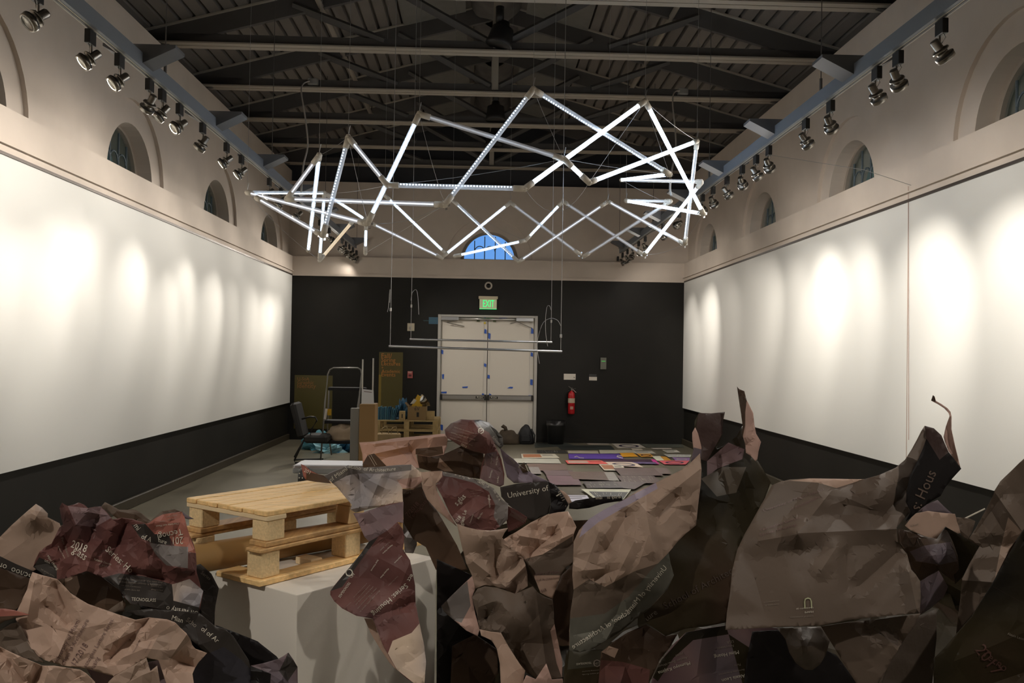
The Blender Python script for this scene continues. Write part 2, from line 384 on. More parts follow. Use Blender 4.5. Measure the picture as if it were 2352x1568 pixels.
# boards under the deck near the ridge, sprinkler pipes
board_m = mat('grey_ceiling_board', (.17, .16, .14), .8, noise_=.06)
cnt = 0
for i in range(5, len(TY)-1):
    for s in (-1, 1):
        b = MB(); ya, yb = TY[i]+.09, TY[i+1]-.09
        poly = [(XC+s*u, ya, zroof(XC+s*u)-e) for u, e in ((.42, .06), (1.28, .05), (1.28, .035), (.42, .045))]
        b.prism(poly, (0, yb-ya, 0)); o = b.build('ceiling_board', board_m)
        n = len(TY)-2-i
        tag(o, 'flat grey board under the roof deck, %s of ridge, %s bay from the back' % ('left' if s < 0 else 'right', ORD[n]), 'ceiling board', 'flat boards along the roof ridge')
for i in range(6, len(TY)-1):
    b = MB(); ya, yb = TY[i]+.1, TY[i+1]-.1; zc = zroof(XC)-.34
    vs = []; nU = 14
    for j in range(9):
        y = ya+(yb-ya)*j/8
        for q in range(nU+1):
            a = pi*q/nU; r = .33+.03*math.sin(a*5+j)+.02*noise.noise(Vector((q, j, i)))
            vs.append((XC+.34*math.cos(a)*(1+.05*math.sin(j)), y, zc+.30-r*math.sin(a)*.8))
    fs = [(j*(nU+1)+q, j*(nU+1)+q+1, (j+1)*(nU+1)+q+1, (j+1)*(nU+1)+q) for j in range(8) for q in range(nU)]
    b.add(vs, fs); n = len(TY)-2-i
    tag(b.build('ceiling_duct', mat('wrapped_duct', (.10, .09, .08), .7, noise_=.3, nscale=3), smooth=True), 'sagging wrapped duct under the roof ridge, %s bay from the back wall' % ORD[n], 'duct', 'ducts along the roof ridge')
for s, px, yend, lab in ((-1, (767, 80), 15.2, 'left'), (1, (1509, 99), 13.6, 'right')):
    d = ray(*px); q = CAM+d*(4.15/d.z); X = q.x
    t = thing('sprinkler_pipe', 'long grey sprinkler pipe under the %s roof slope' % lab, 'pipe', (X, 8, 5.85), group='sprinkler pipes under the roof')
    b = MB(); b.cyl((X, Y0, 5.85), (X, yend, 5.85), .033, 12); b.build('pipe', steel_l, t, True)
    for y in (5.2, 9.2, 12.4, yend-.1):
        b = MB(); b.cyl((X, y-.035, 5.85), (X, y+.035, 5.85), .045, 12); b.build('pipe_coupling', steel_l, t, True)
        b = MB(); b.cyl((X, y, 5.88), (X, y, zroof(X)), .008, 6); b.build('pipe_hanger', steel, t)
# dark lamp housings on the middle of the trusses
for k, (ti, lab) in enumerate(((7, 'fourth truss before the back wall'), (9, 'second truss before the back wall'), (10, 'last truss before the back wall'))):
    y = TY[ti]-.14; z = 5.44
    t = thing('hanging_spotlight', 'black hanging lamp housing at the centre of the ' + lab, 'lamp', (XC+.03, y, z), group='black lamps on the truss centres')
    b = MB(); M = Matrix.Translation((XC+.03, y, z)) @ Matrix.Rotation(.25 if k == 0 else 0, 4, 'Y')
    b.lathe([(0, .25), (.06, .25), (.07, .2), (.13, .17), (.15, .02), (.165, -.04), (.15, -.05), (0, -.05)], 16, M); b.build('lamp_housing', trk_blk, t, True)
    b = MB(); b.cyl((XC+.03, y, z+.24), (XC+.03, y, z+.42), .05, 12); b.build('lamp_neck', trk_blk, t, True)
    b = MB(); b.box((XC-.02, y, z+.3), (XC+.06, y+.12, z+.34)); b.build('mounting_arm', steel, t)

# ------------------------------------------------------------------ lighting tracks
TX = {'left': -2.46, 'right': 2.61}; TZ = 3.70
for side, s, br in (('left', -1, [6.26+1.68*k for k in range(-3, 7)]), ('right', 1, [6.09+1.66*k for k in range(-3, 7)])):
    X = TX[side]; xi = X-s*.04
    t = thing('lighting_track', 'long blue-grey steel lighting beam hung along the %s wall' % side, 'lighting track', (X, 6, TZ), group='suspended lighting beams')
    b = MB(); b.box((min(X-s*.012, X), Y0+.3, TZ), (max(X-s*.012, X), 16.55, TZ+.105))
    b.box((min(X, X+s*.05), Y0+.3, TZ+.093), (max(X, X+s*.05), 16.55, TZ+.105)); b.box((min(X, X+s*.012), Y0+.3, TZ), (max(X, X+s*.012), 16.55, TZ+.012)); b.build('steel_channel', track_m, t)
    b = MB(); b.box((min(X+s*.012, X+s*.05), Y0+.3, TZ-.002), (max(X+s*.012, X+s*.05), 16.5, TZ+.012), None); b.build('power_track', mat('pale_track', (.42, .39, .33), .5), t)
    b = MB(); b.box((min(X+s*.024, X+s*.038), Y0+.3, TZ-.004), (max(X+s*.024, X+s*.038), 16.5, TZ-.001)); b.build('track_slot', trk_blk, t)
    for y in br:
        b = MB(); zt = TZ+.165
        for sgn, x0, x1 in ((-1, X-s*.012, X-s*.24), (1, X+s*.05, X+s*.27)):
            poly = [Vector((x0, y-.09, zt)), Vector((x1, y-.09, zt)), Vector((x1, y-.09, zt-.022)), Vector((x0, y-.09, TZ+.03))]
            b.prism(poly, (0, .19, 0))
        b.box((min(X-s*.012, X+s*.05), y-.09, TZ+.105), (max(X-s*.012, X+s*.05), y+.1, zt))
        b.build('wing_bracket', mat('grey_bracket', (.12, .125, .135), .5), t)
    for y in [3.3+3.33*k for k in range(5)]:
        b = MB(); b.cyl((X, y, TZ+.1), (X, y, zroof(X)), .004, 5); b.cyl((X, y, TZ+.1), (X, y, TZ+.2), .012, 6); b.build('hanger_cable', steel, t)

lens_on = mat('lit_lamp_face', (.9, .85, .7), .3, emit=(1, .88, .66), estr=26)
lens_off = mat('dark_lamp_face', (.02, .02, .02), .3)
darkmetal = mat('smoked_nickel', (.30, .28, .25), .28, metal=1)
def spot_proto(lit):
    r = thing('track_spotlight', None, 'spotlight', (0, 0, 0))
    b = MB(); b.bbox((-.018, -.045, -.10), (.018, .045, -.012), .003); b.build('power_adaptor', trk_blk, r)
    b = MB(); b.cyl((0, .02, -.10), (0, .02, -.165), .006, 8); b.tube([(0, -.02, -.10), (.01, -.028, -.12), (0, -.01, -.145), (-.006, .012, -.16), (0, .02, -.175)], .003, 5); b.build('stem', darkmetal, r)
    hd = MB()                                            # head points down -Z
    hd.lathe([(0, .062), (.022, .062), (.026, .055), (.026, .005), (.030, 0), (.046, -.004), (.050, -.012), (.046, -.016), (.034, -.018), (.032, -.034), (.052, -.040), (.056, -.052), (.054, -.074), (.046, -.078), (.044, -.070), (0, -.066)], 20)
    h = hd.build('lamp_head', darkmetal, r, True); h.location = (0, .02, -.175)
    b = MB(); b.lathe([(.043, -.0705), (.03, -.067), (0, -.066)], 20); f = b.build('lamp_face', lens_on if lit else lens_off, None, True); f.parent = h
    b = MB(); b.lathe([(.0535, -.040), (.057, -.044), (.057, -.050), (.0535, -.054)], 20); f = b.build('trim_ring', trk_blk, None, True); f.parent = h
    return r
S_ON = spot_proto(True); S_OFF = spot_proto(False); used = {True: False, False: False}
def place_spot(side, px, py, target, lit, watt, cone=.75, label='', spill=1):
    X = TX[side]+(.031 if side == 'right' else -.031)
    q = onX(px, py, X) if py is not None else Vector((X, px, TZ))
    src = S_ON if lit else S_OFF
    o = src if not used[lit] else copy_tree(src); used[lit] = True
    o.location = (X, q.y, TZ); o['label'] = label; o['group'] = 'spotlights on the lighting tracks'
    h = [c for c in o.children if c.name.startswith('lamp_head')][0]
    d = (Vector(target)-Vector((X, q.y+.02, TZ-.175))).normalized()
    h.rotation_mode = 'QUATERNION'; h.rotation_quaternion = d.to_track_quat('-Z', 'Y')
    if watt:
        ld = bpy.data.lights.new('beam', 'SPOT'); ld.energy = watt; ld.color = WARM; ld.spot_size = cone; ld.spot_blend = 1.0; ld.shadow_soft_size = .035
        lo = bpy.data.objects.new('beam', ld); C.objects.link(lo); lo.parent = o
        lo.location = Vector((0, .02, -.175))+d*.11; lo.rotation_mode = 'QUATERNION'; lo.rotation_quaternion = d.to_track_quat('-Z', 'Y')
        if spill:
            l2 = bpy.data.lights.new('spill', 'SPOT'); l2.energy = SPILL_W*spill; l2.color = WARM; l2.spot_size = 2.75; l2.spot_blend = .6; l2.shadow_soft_size = .05
            lo2 = bpy.data.objects.new('spill', l2); C.objects.link(lo2); lo2.parent = o; lo2.location = lo.location; lo2.rotation_mode = 'QUATERNION'; lo2.rotation_quaternion = lo.rotation_quaternion
    return o
# (adaptor px, py, aim Y on the wall, aim z, lit, watt factor)
LS = [(85, -20, 3.5, 1.9, 0, 1), (208, 66, 4.6, 2.2, 1, 1), (275, 122, 4.9, 2.2, 1, 1), (344, 180, 7.25, 1.9, 0, 1.1), (373, 204, 6.2, 2.0, 0, .25), (413, 233, 5.8, 2.2, 1, .5),
      (466, 280, 8.0, 2.1, 0, .25), (521, 318, 7.9, 2.5, 1, .3), (555, 348, 8.3, 2.4, 1, .4), (619, 400, 9.2, 2.2, 1, .6), (646, 428, 10.2, 1.9, 0, 1.0), (686, 446, 10.9, 2.2, 1, .7),
      (735, 486, 11.75, 2.0, 0, 1.5), (757, 505, 'door', 1.5, 0, 1.6), (786, 535, 13.5, 2.0, 0, .8), (795, 546, 'floor', 0, 0, 2.4), (803, 553, 14.9, 2.0, 0, .9), (811, 560, 15.5, 2.0, 0, .5), (819, 568, 16.0, 2.0, 0, 0), (826, 574, 16.2, 2.0, 0, 0)]
RS = [(2163, 40, 5.2, 2.1, 1, .8), (2063, 110, 6.45, 1.9, 0, 1.3), (2014, 150, 6.4, 2.0, 0, .4), (1908, 232, 7.7, 1.9, 0, 1.2), (1851, 277, 7.6, 2.1, 1, .4), (1766, 336, 9.4, 1.9, 0, 1.1),
      (1737, 354, 8.9, 2.0, 0, .3), (1705, 380, 10.5, 1.9, 0, 1.3), (1670, 405, 9.8, 2.2, 1, .6), (1638, 430, 11.2, 2.0, 1, .5), (1614, 447, 12.6, 1.9, 0, 1.2), (1560, 490, 'door', 1.5, 0, 1.4),
      (1523, 512, 14.0, 2.0, 0, .2), (1482, 545, 15.1, 2.0, 0, 1.3), (1467, 556, 15.6, 2.0, 0, .1), (1453, 566, 'floor', 0, 0, 3.2), (1441, 575, 16.3, 2.0, 0, .5), (1430, 580, 15.5, 2.0, 0, 0), (1419, 587, 15.0, 2.0, 0, 0)]
ORD2 = ORD
for side, LL in (('left', LS), ('right', RS)):
    for i, (px, py, ay, az, lit, w) in enumerate(LL):
        X = XL if side == 'left' else XR
        tgt = {'door': (.1, D, az), 'floor': (1.2 if side == 'right' else -1.4, 13.2, 0), 'up': (X*.3, D, az)}.get(ay) or (X, ay, az)
        place_spot(side, px, py, tgt, bool(lit), SPOT_W*w*(1 if ay in ('door', 'floor') else 1.7 if side == 'right' else .85), label='%s spotlight on the %s track, %s counting from the front' % ('glowing' if lit else 'metal', side, ORD2[i]), cone=.85 if ay == 'door' else 1.2 if ay == 'floor' else (.72 if side == 'left' else 1.0))
# unseen lamps added along the same tracks to light the near end
for i, (side, y, tgt, w) in enumerate([('left', 3.6, (XL, 3.2, 2), .7), ('left', 2.4, (XL, 2.2, 2), .5), ('left', 1.0, (XL, .8, 2), .4), ('left', -1.5, (XL, -1.5, 2), .4),
        ('right', 3.6, (XR, 3.4, 2), .7), ('right', 2.4, (XR, 2.2, 2), .5), ('right', 1.0, (XR, .8, 2), .4), ('right', -1.5, (XR, -1.5, 2), .4),
        ('left', .3, (-.6, 3.4, .8), 2.5), ('right', .6, (.2, 3.6, .9), 1.3)]):
    place_spot(side, y, None, tgt, True, SPOT_W*w, .8 if i < 8 else 1.3, 'added unseen spotlight on the %s track behind the photographed part, %s of these lamps' % (side, ORD[i]), spill=0)

# ------------------------------------------------------------------ LED tube sculpture (a ring of zigzag tubes)
YC, RR = 8.58, 2.18
XCS = ray(1092, 400).x/ray(1092, 400).y*YC
def ring(px, py, side):
    d = ray(px, py); dx, dy = d.x, d.y                       # intersect with the vertical cylinder
    a = dx*dx+dy*dy; bb = -2*(dx*XCS+dy*YC); c = XCS**2+YC**2-RR**2; disc = max(0, bb*bb-4*a*c)
    t = (-bb+(math.sqrt(disc) if side == 'f' else -math.sqrt(disc)))/(2*a); return CAM+d*t
TUBES = [  # x0,y0,side, x1,y1,side, light: 3 bright strip facing us, 2 dotted, 1 faint, 0 strip turned away
 (1225, 205, 'n', 1022, 470, 'n', 2), (1225, 205, 'n', 1538, 400, 'n', 2), (963, 262, 'n', 845, 512, 'n', 3), (963, 262, 'n', 1295, 365, 'n', 0),
 (1482, 232, 'n', 1205, 433, 'n', 4), (1295, 365, 'n', 1353, 419, 'n', 4), (1205, 433, 'n', 890, 425, 'n', 2), (890, 425, 'n', 800, 315, 'n', 1),
 (800, 315, 'n', 742, 540, 'n', 2), (733, 357, 'n', 659, 457, 'n', 1), (733, 357, 'n', 708, 575, 'f', 3), (568, 442, 'n', 745, 443, 'f', 2),
 (568, 442, 'n', 841, 513, 'n', 1), (590, 455, 'n', 740, 540, 'n', 1), (659, 457, 'n', 1022, 470, 'n', 1), (745, 443, 'f', 734, 598, 'f', 3),
 (734, 598, 'f', 812, 506, 'f', 5), (841, 513, 'f', 839, 582, 'f', 3), (745, 443, 'f', 845, 508, 'f', 3), (848, 510, 'f', 1015, 592, 'f', 1),
 (884, 448, 'f', 1026, 584, 'f', 3), (1016, 590, 'f', 1172, 465, 'f', 3), (1045, 588, 'f', 1207, 552, 'f', 3), (1207, 552, 'f', 1293, 462, 'f', 3),
 (1040, 460, 'f', 1190, 600, 'f', 2), (1190, 602, 'f', 1393, 465, 'f', 1), (1172, 465, 'f', 1332, 584, 'f', 0), (1293, 462, 'f', 1478, 585, 'f', 0),
 (1342, 588, 'f', 1540, 462, 'f', 0), (1396, 462, 'f', 1571, 560, 'f', 1), (1438, 461, 'f', 1616, 491, 'n', 4), (1438, 461, 'f', 1540, 462, 'f', 0),
 (1427, 413, 'f', 1538, 400, 'n', 4), (1427, 413, 'f', 1610, 417, 'f', 1), (1480, 585, 'f', 1610, 420, 'f', 4), (1482, 232, 'n', 1615, 490, 'n', 5),
 (1353, 419, 'n', 1601, 324, 'n', 4), (1601, 324, 'n', 1573, 560, 'f', 2)]
t = thing('led_tube_sculpture', 'ring of zigzag clear tubes with glowing white LED strips hung from the trusses', 'light sculpture', (XCS, YC, 3.3))
led = {k: mat('led_strip_%s' % n, (.9, .95, 1), .4, emit=(.62, .80, 1.0) if k > 1 else (.85, .9, 1), estr=e) for k, n, e in ((5, 'brightest', 22), (4, 'bright', 15), (3, 'clear', 9), (2, 'dots', 9), (1, 'soft', 1.6), (0, 'turned', .5))}
led[5] = led[5]; warm_reflection = mat('painted_reflection_strip', (.9, .8, .6), .3, emit=(1, .78, .5), estr=.8)  # warm reflection on one tube, painted as a faint glow
jointm = mat('translucent_joint', (.80, .73, .62), .45)
nodes = {}
for n_, (x0, y0, s0, x1, y1, s1, lt) in enumerate(TUBES):
    a, c = ring(x0, y0, s0), ring(x1, y1, s1); u = (c-a).normalized(); L = (c-a).length
    a2, c2 = a+u*.05, c-u*.05
    b = MB(); b.cyl(a2, c2, .0185, 14, cap=False); tb = b.build('led_tube', tubem, t, True)
    w = (CAM-(a+c)/2).normalized(); w = (w-u*w.dot(u)).normalized(); v = u.cross(w)
    if lt in (0,): w = -w
    b = MB(); r_in = .0125
    if lt == 2:
        side = v*.008; nD = int(L/.026)
        for k in range(nD):
            p = a2+u*(.03+(L-.16)*k/max(1, nD-1)); b.cyl(p+w*r_in+side-u*.0045, p+w*r_in+side+u*.0045, .0048, 5)
    else:
        hwd = {5: .0165, 4: .015, 3: .010, 1: .006, 0: .006}[lt]; q0, q1 = a2+u*.03, c2-u*.03
        b.add([q0+w*r_in-v*hwd, q1+w*r_in-v*hwd, q1+w*r_in+v*hwd, q0+w*r_in+v*hwd, q0+w*(r_in-.004)-v*hwd, q1+w*(r_in-.004)-v*hwd, q1+w*(r_in-.004)+v*hwd, q0+w*(r_in-.004)+v*hwd],
              [(0, 1, 2, 3), (7, 6, 5, 4), (0, 4, 5, 1), (2, 6, 7, 3)])
    sob = b.build('led_strip', warm_reflection if (x0, y0) == (734, 598) else led[lt], tb)
    for p, uu in ((a, u), (c, -u)):
        key = (round(p.x, 1), round(p.y, 1), round(p.z, 1)); nodes.setdefault(key, []).append((p, uu))
for key, lst in nodes.items():
    b = MB(); p = lst[0][0]
    for q, u in lst: b.cyl(q, q+u*.085, .0235, 12)
    M = Matrix.Translation(p); b.lathe([(.0, .026), (.015, .021), (.026, 0), (.015, -.021), (0, -.026)], 12, M); b.build('tube_joint', jointm, t, True)
wire_m = mat('thin_steel_wire', (.40, .39, .38), .35, metal=.6)
for px, py, s in ((1225, 205, 'n'), (963, 262, 'n'), (1482, 232, 'n'), (800, 315, 'n'), (733, 357, 'n'), (1601, 324, 'n'), (568, 442, 'n'), (1295, 365, 'n'), (1172, 465, 'f'), (1293, 462, 'f'), (1396, 462, 'f'), (884, 448, 'f'), (1040, 460, 'f'), (1438, 461, 'f')):
    p = ring(px, py, s); b = MB(); b.cyl(p, (p.x, p.y, zroof(p.x)), .0016, 5); b.cyl(p+Vector((0, 0, .02)), p+Vector((.012, 0, .09)), .003, 5); b.build('suspension_wire', wire_m, t)
def sag(a, c, d, n=10): return [a.lerp(c, i/n)-Vector((0, 0, d*4*(i/n)*(1-i/n))) for i in range(n+1)]
for A, B, d in (((800, 315, 'n'), (845, 512, 'n'), .02), ((963, 262, 'n'), (1022, 470, 'n'), .03), ((1225, 205, 'n'), (1295, 365, 'n'), .01), ((890, 425, 'n'), (1295, 365, 'n'), .02), ((1295, 365, 'n'), (1538, 400, 'n'), .01),
                ((1482, 232, 'n'), (1538, 400, 'n'), .01), ((1482, 232, 'n'), (1601, 324, 'n'), .02), ((1482, 232, 'n'), (1353, 419, 'n'), .0), ((568, 442, 'n'), (708, 578, 'f'), .03), ((708, 578, 'f'), (734, 598, 'f'), .0),
                ((1205, 433, 'n'), (1353, 419, 'n'), .2), ((845, 512, 'n'), (1022, 470, 'n'), .05), ((842, 580, 'f'), (1022, 470, 'n'), .0), ((1571, 560, 'f'), (1615, 490, 'n'), .0), ((1571, 560, 'f'), (1480, 585, 'f'), .03),
                ((1427, 413, 'f'), (1571, 480, 'f'), .02), ((733, 357, 'n'), (800, 315, 'n'), .01), ((1040, 460, 'f'), (1207, 552, 'f'), .04), ((745, 443, 'f'), (890, 425, 'n'), .02)):
    b = MB(); b.tube(sag(ring(*A), ring(*B), d), .0016, 5); b.build('bracing_wire', wire_m, t)
for A in ((845, 512, 'n'), (742, 540, 'n'), (1022, 470, 'n'), (1571, 560, 'f'), (1336, 586, 'f'), (1480, 585, 'f'), (1538, 400, 'n'), (1615, 490, 'n')):
    p = ring(*A); b = MB()
    for k in range(4): M = Matrix.Translation(p+Vector((.03*math.cos(k*1.7), .01, .03*math.sin(k*1.7)))); b.box((-.008, -.008, -.012), (.008, .008, .012), None, M @ Matrix.Rotation(k, 4, 'Y'))
    b.build('wire_clamp', chrome, t)
# white power cords from a junction box on a tie beam down to the ring
for lab, box, pts in (('left', (718, 186), [(712, 186), (697, 192), (692, 210), (700, 262), (707, 330), (697, 380), (692, 440)]), ('right', (1570, 209), [(1562, 208), (1549, 212), (1545, 235), (1551, 300), (1552, 345), (1543, 392), (1539, 430), (1542, 450)])):
    yb = TY[8]-.12
    q = at(*box, yb)
    t = thing('power_cord', 'white power cord hanging from a tie beam box, %s of the light ring' % lab, 'cord', tuple(q), group='cords feeding the light ring')
    b = MB(); b.bbox((q.x-.07, q.y, q.z-.045), (q.x+.07, q.y+.09, q.z+.045), .008); b.build('junction_box', mat('grey_junction_box', (.25, .24, .22), .5), t)
    n = len(pts); P3 = [at(x, y, yb+.02-(yb-(8.4 if lab == 'left' else 7.4))*min(1, i/(n-1))**1.6) for i, (x, y) in enumerate(pts)]
    fine = []
    for i in range(n-1):
        p0, p1, p2, p3 = P3[max(i-1, 0)], P3[i], P3[i+1], P3[min(i+2, n-1)]
        for k in range(6): u = k/6; fine.append(.5*((2*p1)+(p2-p0)*u+(2*p0-5*p1+4*p2-p3)*u*u+(3*p1-p0-3*p2+p3)*u**3))
    fine.append(P3[-1]); b = MB(); b.tube(fine, .0095, 8); b.build('cable', mat('white_cable', (.55, .52, .48), .5), t, True)

# ------------------------------------------------------------------ hanging rods
for lab, yy, L0, L1, loops in (('nearer, lower', 7.5, (893, 795), (1291, 807.5), 'n'), ('farther, upper', 9.16, (941, 779), (1268, 786), 'f')):
    a, c = at(*L0, yy), at(*L1, yy)
    t = thing('hanging_rod', '%s of two grey metal rods hung on wires before the double door' % lab, 'rod', tuple((a+c)/2), group='rods hung on wires')
    b = MB(); b.cyl(a, c, .0105, 14); b.build('rod', rod_m, t, True)
    for k, e in enumerate((a, c)):
        u = (c-a).normalized(); p = e+u*(.012 if k == 0 else -.012)
        b = MB(); b.cyl(p, (p.x, p.y, zroof(p.x)), .0024, 6); b.build('suspension_wire', wire_m, t)
        zc = at(0, {('n', 0): 695, ('n', 1): 750, ('f', 0): 686, ('f', 1): 716}[(loops, k)], yy).z
        cpt = Vector((p.x, p.y-.004, zc)); b = MB(); b.bbox((p.x-.008, p.y-.008, zc-.018), (p.x+.008, p.y+.008, zc+.018), .004); b.build('cable_grip', chrome, t)
        if loops == 'n': pts = [(895, 695), (897, 668), (895, 668), (893, 700), (890, 716)] if k == 0 else [(1288, 748), (1280, 735), (1264, 731), (1247, 742), (1236, 775), (1234, 800), (1239, 835)]
        else: pts = [(944, 690), (947, 672), (955, 665), (959, 675), (961, 700), (962, 722)] if k == 0 else [(1266, 712), (1262, 702), (1256, 706), (1253, 735), (1254, 770), (1258, 795)]
        P3 = [at(x, y, yy-.02*i/len(pts)) for i, (x, y) in enumerate(pts)]; fine = []
        for i in range(len(P3)-1):
            p0, p1, p2, p3 = P3[max(i-1, 0)], P3[i], P3[i+1], P3[min(i+2, len(P3)-1)]
            for q in range(5): s_ = q/5; fine.append(.5*((2*p1)+(p2-p0)*s_+(2*p0-5*p1+4*p2-p3)*s_*s_+(3*p1-p0-3*p2+p3)*s_**3))
        fine.append(P3[-1]); b = MB(); b.tube(fine, .0026, 6); b.build('wire_tail', wire_m, t)
# fine guy wire across the right wall
t = MB(); t.tube([onX(1700, 345, XR-.9), onX(1985, 390, XR-.25), onX(2092, 425, XR-.02)], .0025, 5)
tag(t.build('guy_wire', wire_m), 'thin wire stretched in front of the right wall windows', 'wire')
t = MB(); t.cyl(onX(2086, 428, XR-.01), onX(2087, 1010, XR-.01), .0022, 5); tag(t.build('plumb_wire', mat('reddish_wire', (.35, .2, .15), .5)), 'thin reddish wire hanging down the right white panels', 'wire')

# ------------------------------------------------------------------ double door
def bp(x, y, d=0): return at(x, y, D-d)
doorpaint = mat('white_door_paint', (.64, .60, .53), .5); framep = mat('grey_door_frame', (.42, .40, .36), .5)
t = thing('door_1', None, None, (.087, D, 0), kind='structure')
b = MB(); b.bbox((DL, D-.03, 0), (DL+.06, D+.12, DT), .004); b.bbox((DR-.06, D-.03, 0), (DR, D+.12, DT), .004); b.bbox((DL+.06, D-.03, DT-.045), (DR-.06, D+.12, DT), .004); b.build('door_frame', framep, t)
xm = .087; blk = trk_blk
for s, xa, xb, lab in ((-1, DL+.063, xm-.006, 'left'), (1, xm+.006, DR-.063, 'right')):
    b = MB(); b.bbox((xa, D+.03, .01), (xb, D+.075, DT-.05), .003); lf = b.build('door_leaf', doorpaint, t)
    b = MB(); g = 10; vs = []; x0, x1 = (xa+.02, xb-.07) if s < 0 else (xa+.05, xb-.09)
    for (z0, z1) in ((.86, 2.37), (.03, .78)):
        o = len(vs)
        for i in range(g+1):
            for j in range(g+1):
                x = x0+(x1-x0)*i/g; z = z0+(z1-z0)*j/g; vs.append((x, D+.022+.006*noise.noise(Vector((x*3, z*2, s))), z))
        b.add(vs[o:], [(i*(g+1)+j, (i+1)*(g+1)+j, (i+1)*(g+1)+j+1, i*(g+1)+j+1) for i in range(g) for j in range(g)])
    b.build('covering_paper', sheetpaper, t, True)
    b = MB(); zb = .865; b.bbox((xa+.01, D-.045, zb-.05), (xb-.01, D+.0, zb+.05), .02); b.build('push_bar', alu, t)
    b = MB()
    for xx in (xa+.005, xb-.045): b.bbox((xx, D-.05, zb-.055), (xx+.04, D+.01, zb+.055), .005)
    b.build('bar_end_cap', blk, t)
    cx = xb-.13 if s < 0 else xa+.13
    b = MB(); b.box((cx-.08, D-.048, zb-.022), (cx+.08, D-.044, zb+.022)); pl = b.build('push_label', blk, t)
    wall_text('PUSH', (cx-.055, D-.049, zb-.014), (1, 0, 0), (0, 0, 1), .11, txt_w, parent=pl, bold=.02)
    hx = xa+.0 if s < 0 else xb-.36
    b = MB(); b.bbox((hx, D-.10, DT-.115), (hx+.34, D+.0, DT-.045), .006); b.build('door_closer', alu, t)
    b = MB(); p0 = (hx+.25, D-.06, DT-.12) if s < 0 else (hx+.02, D-.06, DT-.12)
    b.cyl(p0, (p0[0]-.14*1, D-.1, DT-.16), .008, 6); b.cyl((p0[0]-.14, D-.1, DT-.16), (p0[0]+.2, D-.03, DT-.23), .008, 6) if s < 0 else b.cyl((p0[0], D-.06, DT-.12), (p0[0]+.26, D-.03, DT-.23), .008, 6); b.build('closer_arm', alu, t)
b = MB(); b.cyl((DL+.40, D-.05, DT-.08), (DR-.42, D-.05, DT-.08), .022, 12); b.build('header_tube', alu, t, True)
for cx in (.087-.19, .087+.13):
    b = MB(); b.box((cx-.03, D-.03, DT-.13), (cx+.03, D+.0, DT-.10)); b.build('strike_box', mat('dark_olive', (.05, .06, .02), .6), t)
TAPE = [((160, 820), (205, 765), (300, 755), (280, 795), 0), ((525, 785), (565, 745), (655, 745), (635, 788), 0), ((1002, 775), (1040, 785), (1068, 885), (1030, 860), 0), ((1025, 1040), (1063, 1060), (1063, 1145), (1015, 1130), 0),
        ((1100, 1120), (1145, 1140), (1138, 1258), (1095, 1235), 0), ((1318, 782), (1530, 768), (1500, 820), (1330, 828), 0), ((1828, 815), (1860, 778), (1990, 795), (1935, 832), 0), ((1995, 1005), (2036, 1060), (2034, 1140), (1985, 1140), 0)]
TS = (1000, 640, 9.046)
TAPE = [tuple((TS[0]+q[0]/TS[2], TS[1]+q[1]/TS[2]) for q in T[:4]) for T in TAPE]
for T in [((138, 670), (158, 678), (156, 716), (138, 708)), ((145, 905), (166, 903), (160, 953), (147, 945)), ((545, 800), (566, 808), (564, 838), (543, 828)), ((578, 908), (599, 914), (596, 948), (575, 940)), ((988, 695), (1008, 705), (1006, 738), (986, 732)),
          ((983, 952), (1005, 955), (1003, 1008), (981, 1003)), ((335, 1022), (392, 1018), (385, 1034), (340, 1034)), ((762, 1036), (790, 1022), (820, 1024), (812, 1040)), ((137, 1070), (190, 1068), (188, 1086), (140, 1084)),
          ((523, 1085), (545, 1088), (540, 1150), (524, 1138)), ((592, 1085), (613, 1095), (612, 1133), (590, 1128)), ((950, 1115), (968, 1102), (995, 1104), (988, 1120)), ((130, 1378), (155, 1385), (153, 1438), (132, 1430))]:
    TAPE.append(tuple((980+q[0]/4.125, 640+q[1]/4.125) for q in T))
for T in TAPE:
    b = MB(); P4 = [at(x, y, D+.012) for x, y in T]; b.prism(P4, (0, -.001, 0)); b.build('blue_tape', blue_tape, t)
b = MB(); p = at(1113.5, 741.5, D+.01); b.lathe([(0, 0), (.022, 0), (.022, .012), (0, .012)], 10, Matrix.Translation(p) @ Matrix.Rotation(pi/2, 4, 'X')); b.build('yellow_tag', mat('yellow_tag', (.65, .5, .05), .5), t)

# exit sign, camera dome, panels and signs on the back wall
p = bp(1121, 695); es = thing('exit_sign', 'lit green EXIT sign above the double door', 'sign', (p.x, D, p.z))
x0, x1 = bp(1101.5, 690).x, bp(1141, 690).x; z0, z1 = bp(1121, 709.5).z, bp(1121, 687).z
b = MB(); b.box((x0, D-.05, z0), (x1, D-.038, z1)); b.build('sign_panel', mat('exit_panel', (.55, .55, .38), .4, emit=(.55, .6, .3), estr=.1), es)
b = MB(); b.bbox((x0-.02, D-.08, z1), (x1+.02, D-.001, z1+.055), .006); b.build('sign_housing', mat('exit_housing', (.55, .47, .33), .5), es)
green = mat('green_lit_letters', (0, .6, .2), .5, emit=(.0, 1, .2), estr=1.1)
o = wall_text('EXIT', (bp(1109.5, 706).x, D-.052, z0+.035), (1, 0, 0), (0, 0, 1), bp(1135, 700).x-bp(1109.5, 700).x, green, parent=es, bold=-.02, h=.135)
b = MB(); b.box((x0, D-.051, z0-.006), (x1, D-.037, z0)); b.build('lit_lower_edge', green, es)
p = bp(1122, 656); t = thing('round_wall_speaker', 'round white ringed black speaker above the EXIT sign', 'speaker', (p.x, D, p.z))
M = Matrix.Translation((p.x, D, p.z)) @ Matrix.Rotation(pi/2, 4, 'X')
